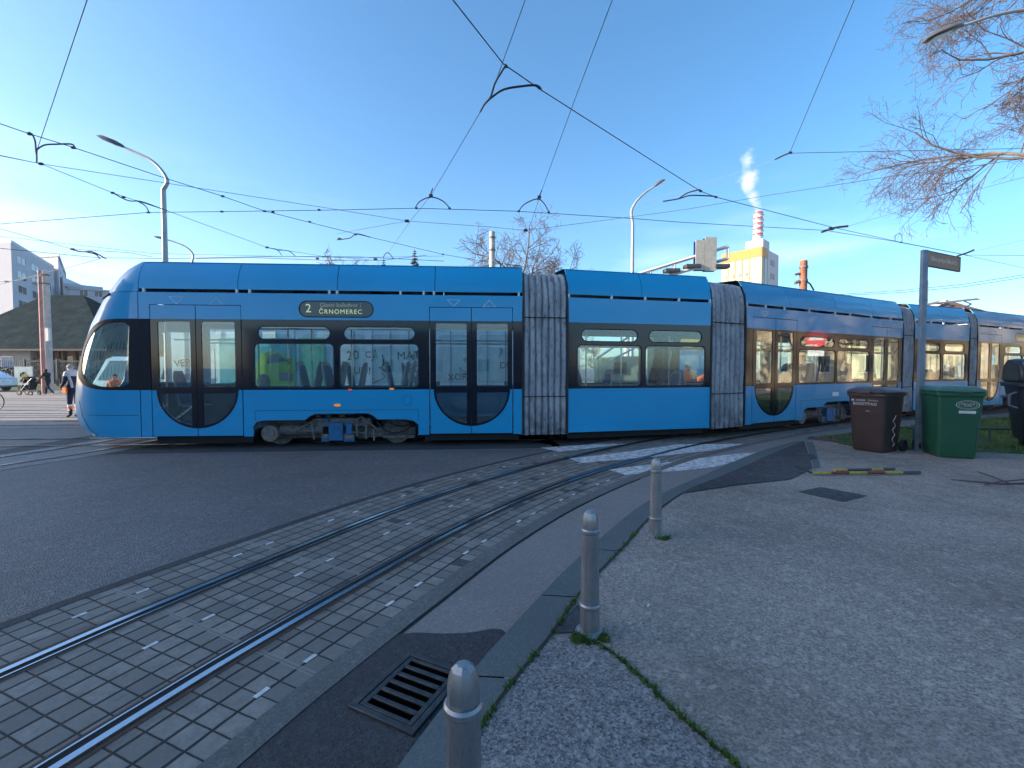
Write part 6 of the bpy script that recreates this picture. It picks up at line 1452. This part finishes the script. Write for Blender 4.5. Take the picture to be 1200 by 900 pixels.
t = thing('stroller', 'black baby stroller pushed left across the sunlit square', 'stroller', (g.x - .95, g.y, 0)); MM = mat('stroller_frame', (.35, .33, .32), .4, metal=.6)
for x, y in ((-.42, -.22), (-.42, .22), (.30, -.24), (.30, .24)):
    r_ = .15 if x < 0 else .12; m = MB(); m.tube([(x, y - .02, r_), (x, y + .02, r_)], r_, 18); wv = m.build('wheel', RUBBER, t); m = MB(); m.tube([(x, y - .025, r_), (x, y + .025, r_)], r_ * .6, 14); m.build('rim', MM, wv)
m = MB()
for y in (-.22, .22): m.tube([(-.42, y, .15), (-.05, y, .62), (.35, y, 1.02)], .016, 6); m.tube([(.30, y, .12), (-.15, y, .55)], .016, 6); m.tube([(-.42, y, .15), (-.30, y, .55), (-.1, y, 1.0)], .012, 6)
m.tube([(.35, -.22, 1.02), (.42, 0, 1.06), (.35, .22, 1.02)], .016, 6); m.build('frame', MM, t)
m = MB(); m.prism([(-.45, .42), (-.30, .30), (.15, .32), (.30, .75), (.22, .82), (-.02, .48), (-.40, .62)], .40, lambda a_, z, q_: (a_, q_ - .2, z)); m.build('seat', BLACKCL, t, bevel=.02)
m = MB(); m.prism([(-.22, .72), (-.30, .98), (-.16, 1.12), (.06, 1.12), (.20, .95), (.12, .80), (.0, .95), (-.1, .95)], .40, lambda a_, z, q_: (a_, q_ - .2, z)); m.build('canopy', BLACKCL, t, bevel=.02)
m = MB(); m.lathe([(.01, -.09), (.07, -.05), (.085, 0), (.07, .06), (.01, .09)], 12, c=(-.06, 0, .82)); m.build('headrest', mat('cream_cloth', (.5, .42, .32), .8), t)
# two workers beyond the second car
w1 = person('worker in orange jacket standing behind the second car, left of the pair', (AT(806, 430, 15.2).x, 15.2, 0), R(160), {}, dict(top=ORANGE, legs=NAVY, shoes=BLACKCL, band=ORANGE, band2=WHITEREF), 1.78, hair=BLACKCL)
person('shorter worker in orange jacket bending right behind the second car', (AT(818, 430, 15.8).x, 15.8, 0), R(90), dict(chest=(0, -.15, 1.28), neck=(0, -.24, 1.38), head=(0, -.32, 1.46), crown=(0, -.36, 1.54), sl=(-.17, -.17, 1.32), sr=(.17, -.17, 1.32), el=(-.22, -.3, 1.08), er=(.22, -.3, 1.08), wl=(-.2, -.5, .95), wr=(.2, -.5, .95), hl=(-.2, -.57, .93), hr=(.2, -.57, .93)), dict(top=ORANGE, legs=NAVY, shoes=BLACKCL, band=ORANGE, band2=WHITEREF), 1.72, hair=HAIRB)

# =================================================================== VEHICLES BEYOND
def vehicle(name, label, cat, loc, rz, L, Wv, prof, winprof, col, wheels, glassfront=None, group=None):
    t = thing(name, label, cat, loc, rz, group)
    m = MB(); m.prism(prof, Wv, lambda a_, z, y: (a_, y - Wv / 2, z)); m.build('body', col, t, bevel=.05, seg=3)
    for s_ in (-1, 1):
        for wp in winprof:
            m = MB(); m.prism(wp, .012, lambda a_, z, y: (a_, s_ * (Wv / 2 + .001 + y), z)); m.build('side_window', FARGLASS, t)
    for x in wheels:
        for s_ in (-1, 1):
            m = MB(); m.tube([(x, s_ * (Wv / 2 - .12), .32), (x, s_ * (Wv / 2 + .03), .32)], .32, 22); wv = m.build('wheel', RUBBER, t, bevel=.02); m = MB(); m.tube([(x, s_ * (Wv / 2 + .02), .32), (x, s_ * (Wv / 2 + .045), .32)], .19, 16); m.build('rim', GALV, wv)
    return t
CARS = mat('car_silver', (.45, .48, .52), .3, metal=.5, coat=.8); VANW = mat('van_white', (.60, .66, .68), .35, coat=.6)
carprof = [(-2.1, .28), (-2.15, .75), (-1.95, .98), (-1.1, 1.08), (-.45, 1.45), (.8, 1.47), (1.75, 1.05), (2.1, .95), (2.15, .4), (2.05, .28)]
carwin = [[(-1.0, 1.06), (-.42, 1.38), (.05, 1.40), (.05, 1.04)], [(.12, 1.04), (.12, 1.40), (.75, 1.40), (1.45, 1.06)]]
g = AT(-8, 450, 31); vehicle('parked_car', 'silver car cut off by the left edge, parked before the hedge', 'car', (g.x - 1.35, 31, 0), 0, 4.3, 1.75, carprof, carwin, CARS, (-1.3, 1.3))
# van facing the viewer behind the cab, driver in orange vest
vp = AT(152, 430, 15.5)
vanprof = [(-2.4, .30), (-2.45, .85), (-2.25, 1.15), (-1.75, 1.95), (-1.5, 2.05), (2.4, 2.08), (2.45, .35), (2.4, .3)]
tv = vehicle('white_van', 'pale van facing the tram, seen through the cab window with its driver', 'van', (vp.x - .75, 18.2, 0), R(90), 4.9, 1.9, vanprof, [[(-1.6, 1.2), (-1.35, 1.85), (-.6, 1.85), (-.6, 1.2)]], VANW, (-1.6, 1.6))
sl_ = Vector((1.75 - 2.25, 0, 1.95 - 1.15)); fx = lambda y, f_, d: Vector((-2.25 + .5 * f_ - .05 * 0 - d, y, 1.15 + .8 * f_))
m = MB(); m.add([fx(-.82, .04, .012), fx(.82, .04, .012), fx(.76, .93, .012), fx(-.76, .93, .012)], [(0, 1, 2, 3)]); m.build('windscreen', mat('screen_glass', (.10, .14, .15), .1, coat=.5), tv)
m = MB()
for y in (-.68, .68): m.tube([(-2.44, y, .8), (-2.49, y, .8)], .13, 14)
m.build('headlight', mat('headlight', (.6, .6, .58), .15), tv); m = MB(); m.box((-2.49, -.5, .62), (-2.44, .5, .84)); m.build('grille', RUBBER, tv)
dv = person('driver in bright orange vest standing before the windscreen of the pale van', (AT(134, 430, 14.6).x, 14.6, 0), R(20), dict(), dict(top=ORANGE, legs=NAVY, shoes=BLACKCL), 1.45, hair=HAIRB)
dv['label'] = 'person in bright orange vest seen through the cab window before the pale van'
# white cabins with graffiti beyond the front car, with teal posters
CABW = mat('cabin_white', (.74, .78, .78), .6, var=.12, scale=2); TEAL = mat('poster_teal', (.04, .38, .40), .5, var=.3, scale=3); INK = mat('graffiti_ink', (.02, .03, .03), .6); GREENC = mat('poster_green', (.22, .42, .05), .5); TEALG = mat('poster_green_teal', (.05, .34, .24), .5, var=.4, scale=6)
def cabin(label, pxa, pxb, Y, words, seed):
    a, b = AT(pxa, 430, Y).x, AT(pxb, 430, Y).x; t = thing('site_cabin', label, 'cabin', (a, Y, 0), 0, 'white cabins beyond the tram'); w_ = b - a - .05
    m = MB(); m.box((0, 0, .15), (w_, 2.3, 2.9)); m.build('wall', CABW, t, bevel=.03); m = MB(); m.box((-.04, -.04, 2.9), (w_ + .04, 2.34, 3.0)); m.build('roof', GALV, t); m = MB(); m.box((.1, .1, 0), (w_ - .1, 2.2, .148)); m.build('skid', INTD, t)
    for k_ in range(1, int(w_ / .6) + 1):
        if k_ * .6 < w_ - .05: m = MB(); m.box((k_ * .6 - .02, -.02, .2), (k_ * .6 + .02, -.001, 2.85)); m.build('panel_joint', GALV, t)
    rr = random.Random(seed)
    for s_, x, z, h, rt in words:
        c_, sn = math.cos(rt), math.sin(rt); text_obj('graffiti', s_, h, INK, t, lambda p, q, r_, x=x, z=z, c_=c_, sn=sn: Vector((x + p * c_ - q * sn, -.024 - r_, z + p * sn + q * c_)), .001, align='LEFT')
    for k_ in range(5):
        x, z = rr.uniform(.2, w_ - .6), rr.uniform(.7, 2.2); m = MB(); m.tube(crom([Vector((x + rr.uniform(0, .45), -.03, z + rr.uniform(-.2, .2))) for _ in range(5)], 4), .010, 5); m.build('graffiti', INK, t)
    return t, w_
t, w_ = cabin('white cabin with teal and green car posters, leftmost beyond the front car windows', 196, 392, 14.6, [('VEP', .25, 1.75, .32, .1), ('Gang', .2, 1.4, .26, -.05)], 1)
def poster(t, x0, x1, z0, z1, m_):
    m = MB(); m.box((x0, -.05, z0), (x1, -.03, z1)); return m.build('poster', m_, t)
poster(t, 1.75, 2.75, .6, 2.6, TEAL); p = poster(t, 2.9, 4.25, .5, 2.6, TEAL)
m = MB(); m.prism([(2.95, 1.0), (2.95, 1.75), (3.15, 2.1), (3.6, 2.2), (4.2, 1.9), (4.2, 1.05)], .01, lambda a_, z, y: (a_, -.065 - y + .005, z)); m.build('car_print', GREENC, p)
m = MB(); m.prism([(3.3, 1.75), (3.4, 2.05), (3.7, 2.1), (4.05, 1.85)], .006, lambda a_, z, y: (a_, -.075 - y, z)); m.prism(arc(3.2, 1.15, .22, .28, 0, 345, 14), .006, lambda a_, z, y: (a_, -.075 - y, z)); m.prism([(3.7, 1.2), (3.7, 1.5), (4.15, 1.45), (4.15, 1.2)], .006, lambda a_, z, y: (a_, -.075 - y, z)); m.build('car_print', mat('print_dark', (.03, .07, .10), .4), p)
poster(t, 4.35, 5.2, .6, 2.6, TEALG)
cabin('white cabin with black scrawls in the middle beyond the front car windows', 394, 505, 14.6, [('20', .35, 2.0, .42, .1), ('C', .95, 2.05, .3, 0), ('FOUD!', .15, 1.55, .33, -.03), ('MATIC', 2.0, 2.0, .38, .04), ('POP', 2.35, 1.6, .38, -.05), ('86', 2.5, 1.25, .30, 0), ('J', 1.5, 1.9, .4, .2)], 2)
cabin('white cabin with black tags beyond the second door of the front car', 507, 640, 14.6, [('XOR', .5, 1.3, .3, .05), ('ek', 1.0, 1.9, .3, .2), ('DU', 2.2, 1.7, .3, 0)], 3)
# work truck beyond the second car
tp = AT(745, 430, 17.5); t = thing('work_truck', 'pale work truck with a rear body and lifting arms, beyond the second car windows', 'truck', (tp.x - 1.6, 17.5, 0), 0)
m = MB(); m.prism([(-2.4, .4), (-2.4, 1.6), (-2.1, 2.35), (-.6, 2.4), (-.6, .4)], 2.2, lambda a_, z, y: (a_, y, z)); m.build('cab', mat('truck_blue', (.22, .34, .42), .4, coat=.5), t, bevel=.05)
m = MB(); m.prism([(-2.3, 1.55), (-2.0, 2.2), (-1.0, 2.22), (-1.0, 1.55)], .012, lambda a_, z, y: (a_, -.014 - y + .0, z)); m.build('side_window', FARGLASS, t)
m = MB(); m.box((-.5, 0, .75), (3.6, 2.2, .95)); m.build('bed', INTD, t, bevel=.02); MG = mat('machine_cream', (.52, .52, .36), .5)
m = MB(); m.box((.3, .3, .95), (2.1, 1.9, 2.1)); mc_ = m.build('compressor', MG, t, bevel=.05); m = MB(); m.box((.8, .27, 1.4), (1.3, .296, 1.85)); m.build('grille', RUBBER, mc_)
m = MB(); m.tube([(.1, .2, 2.0), (1.4, .2, 2.9), (2.6, .2, 3.3)], .05, 8); m.tube([(.6, .2, 1.9), (2.9, .2, 3.1)], .04, 8); m.tube([(2.2, .1, 1.0), (3.0, .1, 2.2)], .05, 8); m.build('lifting_arm', mat('arm_blue', (.05, .14, .30), .5), t)
for x in (-1.6, 2.6):
    m = MB(); m.tube([(x, -.02, .42), (x, .3, .42)], .42, 22); m.build('wheel', RUBBER, t, bevel=.03)
m = MB(); m.lathe([(.01, 0), (.08, .02), (.08, .12), (.02, .16)], 12, c=(.2, .4, 2.4)); m.tube([(.2, .4, .95), (.2, .4, 2.4)], .02, 6); m.build('beacon', mat('beacon_amber', (.8, .3, .03), .3), t)
bp_ = AT(822, 430, 19.5); t = thing('site_trailer', 'blue site trailer with a yellow roof board, behind the orange workers', 'trailer', (bp_.x - 1.3, 19.5, 0)); m = MB(); m.box((0, 0, .5), (3.2, 2, 2.5)); m.build('body', mat('trailer_blue', (.04, .26, .50), .5), t, bevel=.03)
m = MB(); m.box((0, -.1, 2.52), (3.2, .2, 3.0)); m.build('roof_board', YELLOW, t); m = MB(); m.tube([(.7, -.02, .35), (.7, .25, .35)], .35, 18); m.tube([(2.4, -.02, .35), (2.4, .25, .35)], .35, 18); m.build('wheels', RUBBER, t)
wp_ = AT(764, 430, 14.2); t = thing('site_board', 'upright cream board beyond the second car, left of the orange workers', 'board', (wp_.x, 14.2, 0)); m = MB(); m.box((-.15, -.03, .05), (.28, .03, 2.9)); m.build('panel', mat('board_cream', (.55, .58, .40), .6), t); m = MB(); m.box((-.2, -.2, 0), (.33, .2, .05)); m.build('foot', INTD, t)
# bicycle just touching the left edge
g = G(-5, 481); t = thing('bicycle', 'bicycle whose front wheel just enters at the left edge of the square', 'bicycle', (g.x, g.y, 0))
for x in (0, -1.05):
    m = MB(); m.tube([(x + .33 * math.cos(R(a_)), 0, .34 + .33 * math.sin(R(a_))) for a_ in range(0, 361, 15)], .018, 6); wv = m.build('wheel', RUBBER, t); m = MB()
    for a_ in range(0, 180, 20): m.tube([(x + .31 * math.cos(R(a_)), 0, .34 + .31 * math.sin(R(a_))), (x - .31 * math.cos(R(a_)), 0, .34 - .31 * math.sin(R(a_)))], .003, 4)
    m.build('spokes', STEEL, wv)
m = MB()
for a_, b_ in (((0, .34), (-.18, .95)), ((-.16, .85), (-.62, .40)), ((-.62, .40), (-.78, .88)), ((-.16, .85), (-.78, .84)), ((-1.05, .34), (-.62, .38)), ((-1.05, .34), (-.78, .84))): m.tube([(a_[0], 0, a_[1]), (b_[0], 0, b_[1])], .016, 6)
m.build('frame', RED, t); m = MB(); m.box((-.88, -.06, .90), (-.66, .06, .94)); m.build('saddle', RUBBER, t, bevel=.02); m = MB(); m.tube([(-.18, -.25, .98), (-.18, .25, .98)], .014, 6); m.build('handlebar', STEEL, t)

# no-entry sign off to the right whose mirror image shows in the centre car
def mirror(px, py, Y):
    p = AT(px, py, Y); a_ = Vector((M3.a.x, M3.a.y, 0)); n_ = Vector((M3.n.x, M3.n.y, 0)); d = (p - a_).dot(n_); return p - n_ * (2 * d)
p = mirror(957, 397, 18.5); t = thing('no_entry_sign', 'round red no entry sign on a post to the right, mirrored in the centre car', 'traffic sign', (p.x, p.y, 0), math.atan2(p.y - 11.5, p.x - 8.5) - math.pi / 2)
m = MB(); m.tube([(0, .05, 0), (0, .05, p.z + .4)], .03, 8); m.build('post', GALV, t)
m = MB(); m.tube([(0, 0, p.z), (0, .015, p.z)], .36, 32); m.build('disc', mat('sign_red', (.75, .02, .02), .4), t)
m = MB(); m.box((-.25, -.008, p.z - .06), (.25, -.001, p.z + .06)); m.build('white_bar', WHITE, t); m = MB(); m.box((-.28, 0, p.z - .72), (.28, .015, p.z - .45)); m.build('sub_plate', WHITE, t)
#@@HAZE
# pale winter air between the viewer and the far buildings
hz, n, b = newmat('haze'); n.nodes.remove(b); hv = n.nodes.new('ShaderNodeVolumePrincipled'); out = [x for x in n.nodes if x.type == 'OUTPUT_MATERIAL'][0]; n.links.new(hv.outputs[0], out.inputs['Volume'])
hv.inputs['Color'].default_value = (.86, .92, 1, 1); hv.inputs['Density'].default_value = .00025; hv.inputs['Anisotropy'].default_value = .1
m = MB(); m.box((-420, -80, -1), (420, 460, 140)); tag(m.build('haze', hz), kind='stuff')
